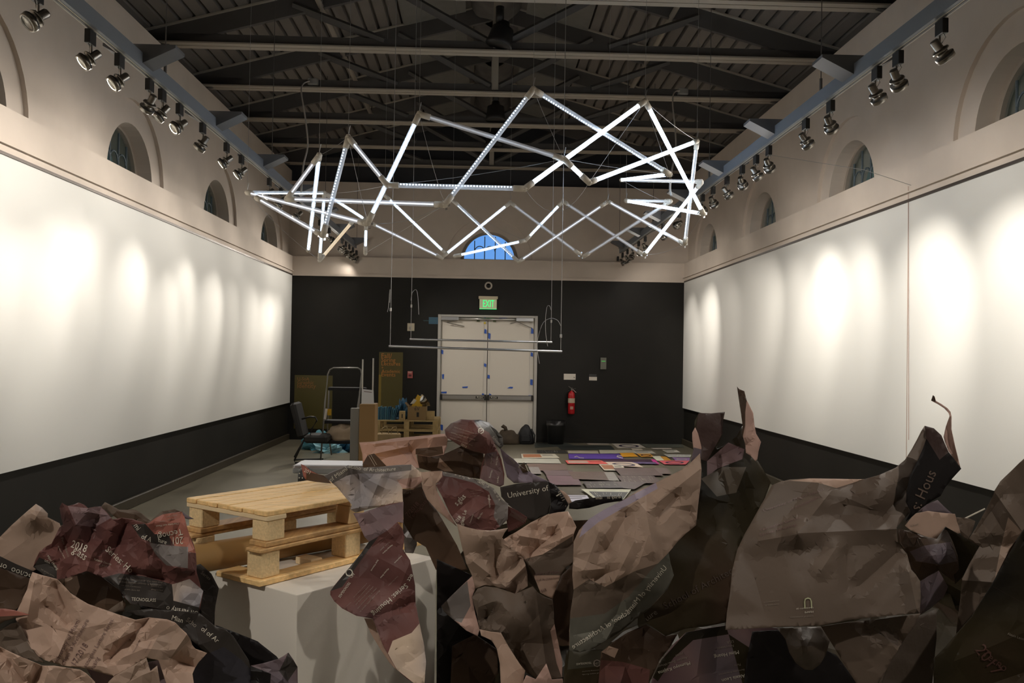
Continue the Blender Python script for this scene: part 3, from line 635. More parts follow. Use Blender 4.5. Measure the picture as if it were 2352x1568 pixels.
b = MB(); b.lathe([(.045, .012), (.05, .02), (.07, .02), (.078, 0)], 28, M); b.build('ring', mat('beige_ring', (.45, .40, .33), .5), t, True)
b = MB(); b.lathe([(0, .03), (.02, .027), (.035, .018), (.047, 0)], 24, M); b.build('dome', mat('black_glass_dome', (.01, .01, .01), .08), t, True)
def plate(name, label, cat, x0, y0, x1, y1, m, th=.008, grp=None, parts=None):
    a, c = bp(x0, y0), bp(x1, y1); t = thing(name, label, cat, ((a.x+c.x)/2, D, c.z), grp)
    b = MB(); b.bbox((a.x, D-th, c.z), (c.x, D-.0005, a.z), .002); o = b.build('panel' if parts is None else parts, m, t); return t, a, c, o
olv = mat('olive_vinyl', (.085, .068, .012), .4)
t, a, c, o = plate('wall_banner', 'olive vertical wall panel lettered Fall/Spring Lectures + Academic Events', 'wall panel', 871, 808, 923, 970, olv, .004)
for i, s_ in enumerate(('Fall/', 'Spring', 'Lectures', '+', 'Academic', 'Events')):
    x = 876; y = 822+i*8.4; w = {0: 24, 1: 32, 2: 43, 3: 4.5, 4: 43, 5: 32}[i]; p = at(x, y, D-.006); wall_text(s_, p, (1, 0, 0), (0, 0, 1), w/F_PX*D, orange_t, parent=t, bold=.015)
b = MB(); q = bp(900, 930); b.box((a.x, D-.006, c.z), (a.x+.05, D-.0045, bp(871, 860).z)); b.build('gold_edge', mat('gold_vinyl', (.22, .15, .02), .4), t)
t, a, c, o = plate('wall_banner', 'olive square wall panel lettered U-SoA Graphic Identity behind the ladder', 'wall panel', 677, 861, 762, 985, olv, .004)
for i, s_ in enumerate(('U-SoA', 'Graphic', 'Identity')): wall_text(s_, at(683, 873+i*8.7, D-.006), (1, 0, 0), (0, 0, 1), (27, 37, 42)[i]/F_PX*D, mat('dim_orange_lettering', (.28, .12, .03), .5), parent=t, bold=.015)
t, a, c, o = plate('blue_wall_label', 'small blue lettered vinyl left of the door head', 'sign', 985, 728, 1006, 744, mat('blue_vinyl', (.03, .09, .14), .4), .003)
wall_text('Exhibition Information', at(973, 737, D-.004), (1, 0, 0), (0, 0, 1), 30/F_PX*D, mat('teal_lettering', (.05, .16, .18), .5), parent=t)
t, a, c, o = plate('fire_alarm', 'small red fire alarm pull station left of the door', 'fire alarm', 936.5, 852, 948, 868, mat('alarm_red', (.42, .10, .09), .4), .04)
wall_text('FIRE', (a.x+.015, D-.041, a.z-.035), (1, 0, 0), (0, 0, 1), .065, txt_w, parent=t, bold=.03); b = MB(); b.box((a.x+.02, D-.05, c.z+.03), (c.x-.02, D-.04, c.z+.07)); b.build('pull_handle', mat('dark_red', (.10, .02, .02), .4), t)
t, a, c, o = plate('wall_switch', 'white switch plate behind the hanging rod wires', 'switch', 936, 742, 952, 760, mat('ivory_plate', (.50, .44, .32), .4), .02)
b = MB(); b.box((a.x+.04, D-.03, c.z+.03), (a.x+.08, D-.02, c.z+.08)); b.build('toggle', chrome, t)
t, a, c, o = plate('wall_card', 'wider white card above the fire extinguisher', 'card', 1295, 858, 1322, 872, sheetpaper, .004)
b = MB(); b.lathe([(0, .01), (.01, .01), (.01, 0)], 10, Matrix.Translation((c.x-.03, D-.004, (a.z+c.z)/2-.01)) @ Matrix.Rotation(pi/2, 4, 'X')); b.build('lock_button', chrome, t)
plate('wall_card', 'small white card with a black cap right of the extinguisher', 'card', 1353, 865, 1371, 873.5, sheetpaper, .004)
plate('dark_plaque', 'small black plaque over the small white card', 'plaque', 1353, 859, 1370, 864, mat('dark_plaque', (.03, .03, .03), .4), .008)
t, a, c, o = plate('door_keypad', 'grey wall keypad with a green light', 'keypad', 1379, 821, 1392, 848, mat('keypad_grey', (.14, .14, .11), .4), .03)
b = MB(); b.box((a.x+.02, D-.032, a.z-.08), (c.x-.02, D-.03, a.z-.06)); b.build('green_light', mat('keypad_light', (.05, .2, .05), .4, emit=(.1, .5, .1), estr=.4), t)
p = bp(1311, 950); t = thing('fire_extinguisher', 'red fire extinguisher hung right of the double door', 'fire extinguisher', (p.x, D-.08, p.z))
X, Y, Z = p.x, D-.085, p.z; M = Matrix.Translation((X, Y, Z))
red = mat('extinguisher_red', (.42, .012, .015), .25)
b = MB(); b.lathe([(0, 0), (.05, 0), (.062, .01), (.066, .02), (.066, .36), (.062, .40), (.045, .43), (.02, .445), (.02, .46), (0, .46)], 24, M); b.build('cylinder', red, t, True)
b = MB(); b.lathe([(.0675, .22), (.0675, .31)], 24, M); b.build('label_band', mat('cream_label', (.5, .42, .30), .4), t, True)
b = MB(); b.lathe([(.0672, .10), (.0672, .15)], 8, M @ Matrix.Rotation(-pi*.625, 4, 'Z')); b.v = b.v[:0]; b = MB()
for zz in (.10, .13): b.box((X-.03, Y-.068, Z+zz), (X+.03, Y-.064, Z+zz+.018))
b.build('small_label', mat('cream_label', (.5, .42, .30), .4), t)
b = MB(); b.cyl((X, Y, Z+.45), (X, Y, Z+.50), .014, 10); b.box((X-.02, Y-.012, Z+.49), (X+.08, Y+.012, Z+.50)); b.box((X-.02, Y-.012, Z+.505), (X+.02, Y+.012, Z+.515)); b.cyl((X+.0, Y, Z+.5), (X+.09, Y, Z+.42), .006, 6); b.cyl((X-.02, Y, Z+.51), (X-.06, Y, Z+.54), .005, 6); b.build('valve_handle', chrome, t)
b = MB(); b.tube([(X-.01, Y-.02, Z+.47), (X-.06, Y-.02, Z+.46), (X-.085, Y, Z+.40), (X-.085, Y, Z+.15)], .009, 8); b.build('hose', trk_blk, t, True)
b = MB(); b.box((X-.02, Y+.06, Z+.2), (X+.02, D, Z+.45)); b.build('wall_bracket', trk_blk, t)

# ------------------------------------------------------------------ posters laid on the floor (crop frame: 1180,990 x5.113)
LAID = [  # four corners, colour, writing, words of the label
 ((655, 112), (985, 112), (1005, 135), (655, 138), (.30, .11, .03), 1, 'orange'), ((240, 138), (620, 138), (700, 165), (250, 195), (.035, .04, .035), 2, 'dark green-black'),
 ((500, 165), (1140, 168), (1190, 218), (560, 218), (.025, .03, .028), 2, 'long black'), ((850, 138), (1100, 136), (1130, 156), (880, 160), (.30, .26, .22), 0, 'greyish'),
 ((1130, 132), (1440, 132), (1550, 195), (1225, 200), (.42, .38, .32), 3, 'white bordered oval'), ((1440, 125), (1900, 120), (2000, 190), (1560, 190), (.07, .075, .06), 1, 'dark patterned'),
 ((270, 222), (600, 225), (640, 258), (280, 258), (.03, .03, .028), 1, 'black lettered'), ((630, 228), (985, 228), (1000, 262), (640, 258), (.34, .30, .24), 0, 'pale beige'),
 ((1000, 220), (1400, 222), (1440, 258), (1015, 262), (.40, .38, .30), 0, 'pale'), ((1375, 203), (1500, 203), (1520, 222), (1400, 224), (.42, .37, .30), 0, 'small cream'),
 ((1395, 228), (1620, 230), (1670, 262), (1440, 264), (.44, .42, .36), 2, 'cream'), ((1740, 220), (1910, 220), (1960, 250), (1800, 252), (.46, .44, .38), 2, 'white'),
 ((1610, 195), (1850, 195), (1860, 212), (1640, 212), (.34, .30, .26), 0, 'thin greyish'), ((85, 265), (480, 265), (540, 315), (95, 318), (.40, .37, .30), 4, 'cream with an orange wedge'),
 ((640, 265), (1240, 265), (1300, 325), (650, 325), (.07, .035, .22), 5, 'violet'), ((1240, 255), (1400, 252), (1465, 298), (1275, 300), (.55, .26, .02), 0, 'orange-yellow'),
 ((1440, 262), (1600, 265), (1660, 300), (1500, 302), (.52, .25, .03), 3, 'orange with a white patch'), ((1620, 292), (1720, 292), (1780, 340), (1680, 345), (.62, .56, .44), 0, 'bright white'),
 ((1720, 295), (1790, 298), (1850, 342), (1770, 342), (.50, .24, .03), 0, 'narrow orange'), ((1760, 270), (2085, 275), (2075, 305), (1820, 305), (.40, .40, .37), 1, 'light grey'),
 ((1860, 308), (2070, 312), (2060, 345), (1900, 345), (.22, .12, .30), 3, 'purple ringed'), ((605, 342), (1050, 345), (1110, 385), (635, 382), (.55, .09, .08), 4, 'red white bordered'),
 ((1000, 330), (1620, 332), (1680, 358), (1060, 358), (.035, .012, .03), 0, 'dark aubergine strip'), ((1610, 330), (1660, 332), (1710, 385), (1660, 388), (.42, .03, .20), 0, 'magenta'),
 ((1700, 345), (2065, 345), (2020, 390), (1770, 388), (.58, .10, .12), 3, 'red'), ((1070, 360), (1420, 362), (1525, 425), (1135, 400), (.52, .42, .34), 3, 'cream with teal patches'),
 ((1000, 388), (1270, 390), (1325, 462), (1065, 460), (.50, .46, .38), 4, 'white bordered grey-green'), ((0, 320), (520, 322), (560, 378), (0, 372), (.34, .33, .28), 0, 'grey-green'),
 ((1380, 360), (1660, 362), (1690, 385), (1450, 380), (.10, .07, .16), 1, 'violet striped'), ((150, 380), (600, 385), (640, 455), (200, 465), (.13, .085, .07), 1, 'brown lettered'),
 ((170, 420), (290, 420), (330, 500), (210, 500), (.20, .18, .17), 0, 'grey'), ((340, 460), (690, 460), (730, 520), (390, 520), (.12, .08, .085), 1, 'plum lettered'),
 ((380, 520), (740, 525), (800, 630), (440, 630), (.15, .085, .10), 1, 'mauve lettered'), ((640, 475), (1080, 475), (1140, 578), (700, 560), (.11, .065, .05), 1, 'brown'),
 ((1060, 480), (1170, 480), (1240, 580), (1120, 580), (.26, .24, .22), 0, 'light grey band'), ((1170, 430), (1640, 430), (1760, 520), (1260, 520), (.11, .07, .065), 1, 'chestnut'),
 ((1640, 430), (1800, 430), (1850, 500), (1720, 500), (.15, .11, .10), 0, 'dusty brown'), ((1200, 522), (1640, 522), (1760, 610), (1290, 610), (.09, .055, .05), 1, 'dark chestnut'),
 ((810, 590), (1200, 585), (1300, 665), (865, 668), (.055, .04, .04), 1, 'black and maroon'), ((1180, 588), (1560, 600), (1420, 680), (1290, 668), (.10, .07, .07), 1, 'maroon grey'),
 ((790, 678), (1380, 682), (1290, 800), (930, 780), (.58, .58, .42), 6, 'white bordered black'), ((600, 748), (860, 752), (900, 810), (650, 830), (.50, .48, .56), 2, 'white text')]
LS5 = lambda q: (1180+q[0]/5.113, 990+q[1]/5.113)
rng = random.Random(5)
for i, (a, b_, c, d, col, wr, words) in enumerate(LAID):
    z = .003+.0006*i
    P4 = [onZ(*LS5(q), z) for q in (a, b_, c, d)]
    for q in P4:
        if q.y > D-.08: q.y = D-.08
    base = tuple(P4[0]); pt = 'floor_poster'
    t = thing(pt, '%s poster lying flat among those on the floor' % words, 'poster', (P4[0].x, P4[0].y, 0), 'posters laid out on the floor')
    b = MB(); b.prism(P4, (0, 0, .0006)); b.build('poster_sheet', mat('floor_print_%d' % i, tuple(min(.8, k*1.45) for k in col), .4, noise_=.12, nscale=6), t)
    A, B, Cc, Dd = [q+Vector((0, 0, .0012)) for q in P4]
    bil = lambda u, v: (A.lerp(B, u)).lerp(Dd.lerp(Cc, u), v)
    def patch(u0, v0, u1, v1, col2, nm='printed_patch'):
        b = MB(); b.add([bil(u0, v0), bil(u1, v0), bil(u1, v1), bil(u0, v1)], [(0, 1, 2, 3)]); b.build(nm, mat('ink_%d_%d_%d' % tuple(int(k*99) for k in col2), col2, .45), t)
    if wr in (1, 6):
        bb = MB()
        for k in range(26):
            u = rng.uniform(.04, .94); v = rng.choice((.08, .4, .68)); bb.add([bil(u, v), bil(u+.007, v), bil(u+.009, v+rng.uniform(.1, .3)), bil(u+.002, v+rng.uniform(.1, .3))], [(0, 1, 2, 3)])
        if wr == 6: patch(.10, .3, .98, .98, (.02, .02, .02))
        bb.v = [q+Vector((0, 0, .0004)) for q in bb.v]; bb.build('fine_print', txt_w if wr == 6 or sum(col) < .2 else txt_g, t)
    elif wr == 2: patch(.08, .15, .9, .3, tuple(min(1, k*.6) for k in col)); patch(.08, .45, .7, .6, tuple(k*.6 for k in col))
    elif wr == 3:
        bb = MB(); n = 28; ring_ = [bil(.5+.36*math.cos(2*pi*k/n), .55+.34*math.sin(2*pi*k/n)) for k in range(n)]+[bil(.5+.26*math.cos(2*pi*k/n), .55+.2*math.sin(2*pi*k/n)) for k in range(n)]
        bb.add(ring_, [(k, (k+1) % n, n+(k+1) % n, n+k) for k in range(n)]); bb.build('printed_ring', mat('ring_ink_%d' % i, (.03, .02, .06) if col[0] > .4 else (.5, .45, .4), .45), t)
    elif wr == 4: patch(.05, .12, .55, .8, (.42, .16, .07) if col[1] > .3 else (.5, .36, .3)); patch(.6, .2, .9, .5, tuple(k*.8 for k in col))
    elif wr == 5:
        bb = MB(); bb.tube([bil(.1, .7), bil(.15, .5), bil(.2, .85), bil(.27, .9)], .008, 4); bb.tube([bil(.98, .95), bil(.9, .6), bil(.93, .4), bil(1, .45)], .01, 4); bb.build('white_squiggle', txt_w, t)

# ------------------------------------------------------------------ things along the left part of the back wall
# step ladder
t = thing('step_ladder', 'grey metal step ladder with black treads and a hoop handrail', 'ladder', tuple(onZ(790, 1065, 0)))
YL = 13.3; lp = lambda x, y, dy=0: at(x, y, YL+dy)
b = MB(); hoop = [lp(736, 1062), lp(747, 920, .25), lp(753, 860, .4), lp(758, 849, .42), lp(766, 845, .42), lp(822, 845, .42), lp(829, 849, .42), lp(831, 858, .4), lp(826, 905, .3), lp(818, 960, .2), lp(822, 1062)]
hoop[0].z = 0.02; hoop[-1].z = .02; b.tube(hoop, .013, 8); b.build('side_rail', mat('dull_ladder_metal', (.20, .19, .17), .4, metal=.5), t, True)
b = MB(); b.tube([lp(756, 895, .4), lp(752, 980, .75), (lp(760, 1050, .9).x, YL+.95, .02)], .012, 6); b.tube([lp(826, 895, .4), (lp(822, 1040, .9).x, YL+.95, .02)], .012, 6); b.build('rear_leg', mat('dull_ladder_metal', (.20, .19, .17), .4, metal=.5), t, True)
for (x0, x1, y, dy, dep) in ((753, 824, 893, .32, .2), (742, 806, 969, .2, .28), (738, 806, 1015, .1, .28)):
    a, c = lp(x0, y, dy), lp(x1, y, dy); b = MB(); b.bbox((a.x, a.y, c.z-.03), (c.x+.1, a.y+dep, c.z+.02), .008); b.build('step', mat('black_tread', (.008, .007, .008), .8), t)
b = MB(); p = lp(757, 946, .3); b.box((p.x-.03, p.y-.02, p.z-.05), (p.x+.03, p.y-.015, p.z+.05)); b.build('yellow_label', mat('yellow_label', (.6, .34, .01), .5), t)
b = MB(); p = lp(743, 952, .0); b.cyl(p+Vector((0, .12, -.08)), p+Vector((.015, .16, .08)), .02, 8); b.build('rail_sticker', mat('sticker', (.5, .45, .4), .5), t)
# chair
t = thing('office_chair', 'dark cantilever armchair in the left back corner', 'chair', tuple(onZ(705, 1050, 0)))
Yc_ = 13.2; cp_ = lambda x, y, dy=0: at(x, y, Yc_+dy); fab = mat('dark_chair_fabric', (.018, .016, .014), .8)
z = cp_(730, 1003).z; b = MB(); b.bbox((cp_(700, 1000).x, Yc_-.1, z-.09), (cp_(754, 1000).x, Yc_+.4, z+.03), .03); b.build('seat', fab, t)
b = MB(); M = Matrix.Translation((cp_(690, 960).x-.05, Yc_+.15, cp_(690, 965).z)) @ Matrix.Rotation(-.25, 4, 'Y'); b.bbox((-.04, -.24, -.27), (.05, .24, .27), .03, None, M); b.build('backrest', fab, t)
for dy in (0, .42):
    b = MB(); b.tube([cp_(693, 962, dy), cp_(712, 957, dy), cp_(724, 958, dy), cp_(728, 965, dy), cp_(716, 985, dy), cp_(712, 1003, dy)], .014, 8); b.build('armrest', trk_blk, t, True)
    b = MB(); q = onZ(676, 1060, .015); b.tube([cp_(712, 1003, dy), cp_(698, 1010, dy), (cp_(678, 1042, dy).x, Yc_+dy-.05, .06), (cp_(678, 1046, dy).x, Yc_+dy+.0, .015), (cp_(740, 1050, dy).x, Yc_+dy+.1, .015)], .013, 8); b.build('leg', trk_blk, t, True)
# crumpled blue bags on the floor
def blob(name, label, cat, c, sx, sy, sz, m, seed=0, amp=.25, n=18, flat=True, group=None):
    b = MB(); rows = 10
    for j in range(rows+1):
        ph = pi/2*j/rows
        for i in range(n):
            th = 2*pi*i/n; d = Vector((math.cos(th)*math.cos(ph), math.sin(th)*math.cos(ph), math.sin(ph)))
            k = 1+amp*noise.noise(d*2.5+Vector((seed, seed*2, 0)))*2
            b.v.append(Vector((c[0]+d.x*sx*k, c[1]+d.y*sy*k, c[2]+max(0, d.z*sz*k))))
    for j in range(rows):
        for i in range(n): b.f.append([j*n+i, j*n+(i+1) % n, (j+1)*n+(i+1) % n, (j+1)*n+i]); b.mi.append(None)
    b.f.append(list(range(n-1, -1, -1))); b.mi.append(None)
    return tag(b.build(name, m, smooth=not flat), label, cat, group)
bluem = mat('pale_blue_plastic', (.10, .30, .38), .35, noise_=.35, nscale=9); bluem2 = mat('deep_blue_plastic', (.03, .12, .22), .4, noise_=.3, nscale=9)
q = onZ(722, 1036, 0); blob('crumpled_blue_bag', 'crumpled pale blue plastic bag on the floor left under the ladder', 'bag', (q.x, q.y+.3, 0), .24, .2, .24, bluem, 1, .5, 14)
q = onZ(748, 1042, 0); blob('crumpled_blue_bag', 'blue-white plastic bag on the floor between the ladder legs', 'bag', (q.x, q.y+.25, 0), .2, .2, .17, mat('blue_white_plastic', (.22, .42, .48), .35, noise_=.3, nscale=9), 3, .5, 14)
q = onZ(788, 1040, 0); blob('crumpled_blue_bag', 'dark blue bag heap on the floor under the lowest ladder step', 'bag', (q.x, q.y+.3, 0), .26, .2, .15, bluem2, 5, .6, 14)
p = lp(780, 1007, .1); a_ = lp(738, 1015, .1)
blob('beige_cloth_bag', 'beige cloth bag resting on the lower ladder step', 'bag', (p.x+.02, YL+.26, lp(780, 1015, .1).z+.02), .26, .14, .24, mat('beige_cloth', (.34, .26, .18), .8, noise_=.1), 8, .2, 22, False)
# leaning grey panel, tall cardboard box, white tubes and a sheet of paper
q0, q1 = onZ(803, 1075, 0), at(823, 935, 13.0); X0, X1 = q0.x, q0.x+.14
b = MB(); z1 = at(812, 936, 12.9).z; xa, xb = at(804, 1000, 12.6).x, at(824, 1000, 12.6).x
b.bbox((xa, 12.6, 0), (xb, 12.68, at(812, 937, 12.6).z), .006); tag(b.build('grey_panel', mat('grey_board', (.24, .23, .21), .5)), 'grey board standing upright left of the tall cardboard box', 'board')
t = thing('tall_cardboard_box', 'tall narrow brown cardboard box beside the grey board', 'cardboard box', (at(842, 1000, 12.4).x, 12.5, 0))
xa, xb = at(825, 970, 12.4).x, at(861, 970, 12.4).x; zt = at(842, 928, 12.4).z
b = MB(); b.bbox((xa, 12.4, 0), (xb, 12.75, zt), .005); b.build('box_body', mat('brown_cardboard', (.27, .155, .055), .75), t)
b = MB(); b.box((xa, 12.39, zt-.012), (xb, 12.399, zt)); b.build('box_flap', mat('brown_cardboard', (.27, .155, .055), .75), t)
t = thing('paper_sheet', 'white printed sheet leaning on top of the tall cardboard box', 'paper', (at(845, 927, 12.4).x, 12.5, zt))
P4 = [at(831, 893, 12.50), at(858, 896, 12.50), at(859, 927, 12.45), at(830, 927, 12.45)]; b = MB(); b.prism(P4, (0, .002, 0)); b.build('sheet', mat('white_sheet', (.62, .60, .58), .6), t)
b = MB(); b.prism([at(836, 898, 12.49), at(854, 900, 12.49), at(854, 901.5, 12.49), at(836, 899.5, 12.49)], (0, -.001, 0)); b.build('printed_line', txt_d, t)
for lab, x, y in (('left', 833.5, 825), ('right', 857.5, 822.5)):
    a = at(x, y, 12.62); b = MB(); b.cyl((a.x, 12.62, zt-.0), (a.x, 12.62, a.z), .011, 12); tag(b.build('white_tube', mat('white_tube', (.52, .49, .43), .4), smooth=True), 'thin white tube standing up from the cardboard box, %s of two' % lab, 'tube', 'white tubes in the tall box')
# stacked old pallets against the wall with boxes on them
YP = 15.2; pp = lambda x, y, dy=0: at(x, y, YP+dy)
xa, xb = pp(861, 963).x, pp(1005, 963).x; ztop = pp(930, 965).z; lv = ztop/3
for k, lab in enumerate(('lowest', 'middle', 'topmost')):
    z0 = k*lv; t = thing('wooden_pallet', 'old yellow-brown wooden pallet at the back wall, %s of its stack' % lab, 'pallet', ((xa+xb)/2, YP+.5, z0), 'stacked pallets at the back wall')
    b = MB()
    for j in range(7): b.bbox((xa, YP+.16*j, z0+lv-.022), (xb, YP+.16*j+.11, z0+lv-.001), .003)
    b.build('deck_board', oldwood, t)
    for x in (xa, (xa+xb)/2-.045, xb-.09):
        for y in (YP, YP+.44, YP+.98): b = MB(); b.bbox((x+.005, y, z0+.02), (x+.095, y+.1, z0+lv-.022), .004); b.build('block', oldwood, t)
    b = MB()
    for y in (YP, YP+.44, YP+.98): b.bbox((xa, y, z0), (xb, y+.1, z0+.02), .003)
    b.build('bottom_board', oldwood, t)
rng = random.Random(3)
blues = [mat('blue_booklet_%d' % k, c, .5) for k, c in enumerate(((.035, .13, .20), (.05, .17, .25), (.02, .08, .14), (.09, .22, .28)))]
x = pp(862, 960).x+.02
for k in range(15):
    th = rng.uniform(.014, .024); h = rng.uniform(.19, .235); tilt = max(0, (k-9)*.06)
    b = MB(); M = Matrix.Translation((x, YP+.05+rng.uniform(0, .04), ztop)) @ Matrix.Rotation(tilt, 4, 'Y'); b.bbox((0, 0, .0), (th, .16, h), .002, None, M)
    tag(b.build('blue_booklet', blues[k % 4]), 'thin blue booklet standing in the row on the back pallets, %s from the left' % ORD[k], 'booklet', 'blue booklets on the back pallets'); x += th+.003
q = pp(893, 948); b = MB()
for k in range(4): b.bbox((q.x-.05, YP+.1+.01*k, ztop+.022*k), (q.x+.1, YP+.3, ztop+.022*k+.018), .003, None, None)
tag(b.build('folded_blue_bag', bluem2), 'flat folded blue bag lying between booklets and wooden block', 'bag')
def wblock(label, x0, y0, x1, y1, dy=.0, txt=None):
    a, c = pp(x0, y0, dy), pp(x1, y1, dy); t = thing('wooden_block', label, 'block', ((a.x+c.x)/2, YP+dy, ztop), 'wooden blocks on the back pallets'); b = MB(); b.bbox((a.x, YP+dy, ztop), (c.x, YP+dy+.1, a.z), .004); b.build('block_body', oldwood, t)
    if txt: b = MB(); b.box(((a.x+c.x)/2-.008, YP+dy-.001, ztop+.04), ((a.x+c.x)/2+.012, YP+dy, ztop+.11)); b.build('printed_mark', trk_blk, t)
wblock('pale wooden block with a black mark beside the blue booklets', 917, 944, 930, 962, 0, 1); wblock('pale wooden block at the right end of the back pallets', 979, 944, 997.5, 962, .1)
q = pp(930, 935, .2); blob('crumpled_blue_bag', 'blue paper bag peeking out behind the open cardboard box', 'bag', (q.x-.06, YP+.35, ztop), .12, .1, .3, bluem2, 12, .4, 14)
t = thing('open_cardboard_box', 'open brown cardboard box marked 6V on the back pallets', 'cardboard box', (pp(957, 960).x, YP+.2, ztop))
a, c = pp(936, 933), pp(978, 962); cb = mat('box_cardboard', (.25, .16, .065), .75)
b = MB(); b.box((a.x, YP+.03, ztop), (c.x, YP+.04, a.z)); b.box((a.x, YP+.37, ztop), (c.x, YP+.38, a.z)); b.box((a.x, YP+.04, ztop), (a.x+.01, YP+.37, a.z)); b.box((c.x-.01, YP+.04, ztop), (c.x, YP+.37, a.z)); b.box((a.x, YP+.04, ztop), (c.x, YP+.37, ztop+.01)); b.build('box_body', cb, t)
b = MB(); b.prism([(a.x, YP+.03, a.z), (a.x-.05, YP+.0, a.z+.06), (a.x-.05, YP+.3, a.z+.06), (a.x, YP+.37, a.z)], (.003, 0, .003)); b.build('box_flap', cb, t)
wall_text('6V', (a.x+.12, YP+.029, a.z-.07), (1, 0, 0), (0, 0, 1), .09, trk_blk, parent=t); b = MB(); b.box((a.x+.16, YP+.028, ztop+.06), (a.x+.2, YP+.03, ztop+.14)); b.build('printed_mark', trk_blk, t)
zt2 = a.z
t = thing('yellow_packet', 'yellow and white packet sticking out of the open cardboard box', 'packet', (pp(957, 925).x, YP+.2, zt2)); b = MB()
P4 = [pp(942, 927, .15), pp(959, 906, .15), pp(973, 915, .15), pp(968, 927, .15)]; P4[0].z = P4[3].z = zt2-.05; b.prism(P4, (0, .04, 0)); b.build('packet_body', mat('yellow_card', (.60, .36, .02), .5), t)
P4 = [pp(942, 927, .149), pp(951, 915, .149), pp(957, 919, .149), pp(951, 927, .149)]; b = MB(); b.prism(P4, (0, -.001, 0)); b.build('white_label', txt_w, t)
t = thing('metal_reflector', 'shiny metal lamp reflector dish leaning in the open cardboard box', 'reflector', (pp(975, 918).x, YP+.25, zt2))
M = Matrix.Translation(pp(971, 922, .22)) @ Matrix.Rotation(.9, 4, 'Y') @ Matrix.Rotation(-.3, 4, 'X'); b = MB(); b.lathe([(.03, -.08), (.06, -.06), (.10, -.01), (.13, .05), (.14, .055)], 24, M); b.build('dish', chrome, t, True)
b = MB(); b.cyl(M @ Vector((0, 0, -.08)), M @ Vector((0, 0, -.17)), .03, 12); b.build('socket', trk_blk, t)
# paper carrier bag handles in front of the pallets
t = thing('paper_carrier_bag', 'crumpled tan paper bag with looped handles at the pallet stack', 'bag', (pp(890, 1010, -.3).x, YP-.3, 0))
b = MB(); xq = pp(872, 1000, -.3).x; M = Matrix.Translation((xq+.16, YP-.3, 0)); b.bbox((-.2, -.08, 0), (.2, .08, .33), .02, None, M); b.build('bag_body', mat('tan_bag_paper', (.30, .21, .10), .7, noise_=.15), t)
for dx in (-.06, .1):
    b = MB(); b.tube([(xq+.16+dx-.06, YP-.36, .33), (xq+.16+dx-.04, YP-.36, .42), (xq+.16+dx+.02, YP-.36, .45), (xq+.16+dx+.06, YP-.36, .33)], .009, 6); b.build('handle', mat('tan_bag_paper', (.30, .21, .10), .7), t, True)
# bags and bins by the door
q = onZ(1163, 1013, 0); t = thing('brown_bag', 'slumped brown bag with a tied neck before the right door leaf', 'bag', (q.x, D-.35, 0)); 
def blob_part(name, c, sx, sy, sz, m, parent, seed, amp=.12):
    o = blob(name, None, None, c, sx, sy, sz, m, seed, amp, 24, False)
    me = o.data; base = WORLD_LOC[parent.name]
    for v in me.vertices: v.co -= base
    o.parent = parent; return o
bm_ = mat('dark_brown_canvas', (.055, .038, .022), .8, noise_=.2)
blob_part('bag_body', (q.x, D-.35, 0), .26, .17, .27, bm_, t, 2)
b = MB(); b.tube([(q.x-.02, D-.36, .24), (q.x-.04, D-.36, .31), (q.x-.09, D-.36, .34), (q.x-.1, D-.36, .35)], .035, 8); b.build('tied_neck', bm_, t, True)
q = onZ(1204, 1013, 0); t = thing('backpack', 'small black backpack before the right edge of the door', 'backpack', (q.x, D-.3, 0)); bk = mat('black_nylon', (.010, .010, .012), .6)
blob_part('bag_body', (q.x, D-.3, 0), .17, .13, .36, bk, t, 6, .06)
b = MB(); b.tube([(q.x+.1, D-.42, .3), (q.x+.17, D-.44, .18), (q.x+.16, D-.42, .03)], .014, 6); b.build('shoulder_strap', bk, t, True)
b = MB(); b.bbox((q.x-.1, D-.45, .05), (q.x+.09, D-.40, .18), .02); b.build('front_pocket', bk, t)
q = onZ(1267, 1008, 0); t = thing('waste_bin', 'black waste bin with a liner against the black wall right of the door', 'bin', (q.x, D-.25, 0))
b = MB(); b.lathe([(0, 0), (.15, 0), (.18, .42), (.185, .43), (.175, .43), (.15, .05)], 22, Matrix.Translation((q.x, D-.25, 0))); b.build('bin_body', mat('black_bin', (.006, .006, .005), .7), t, True)
b = MB(); b.lathe([(.16, .40), (.192, .45), (.188, .36)], 22, Matrix.Translation((q.x, D-.25, 0))); b.build('bin_liner', mat('black_liner', (.014, .013, .013), .3), t, True)

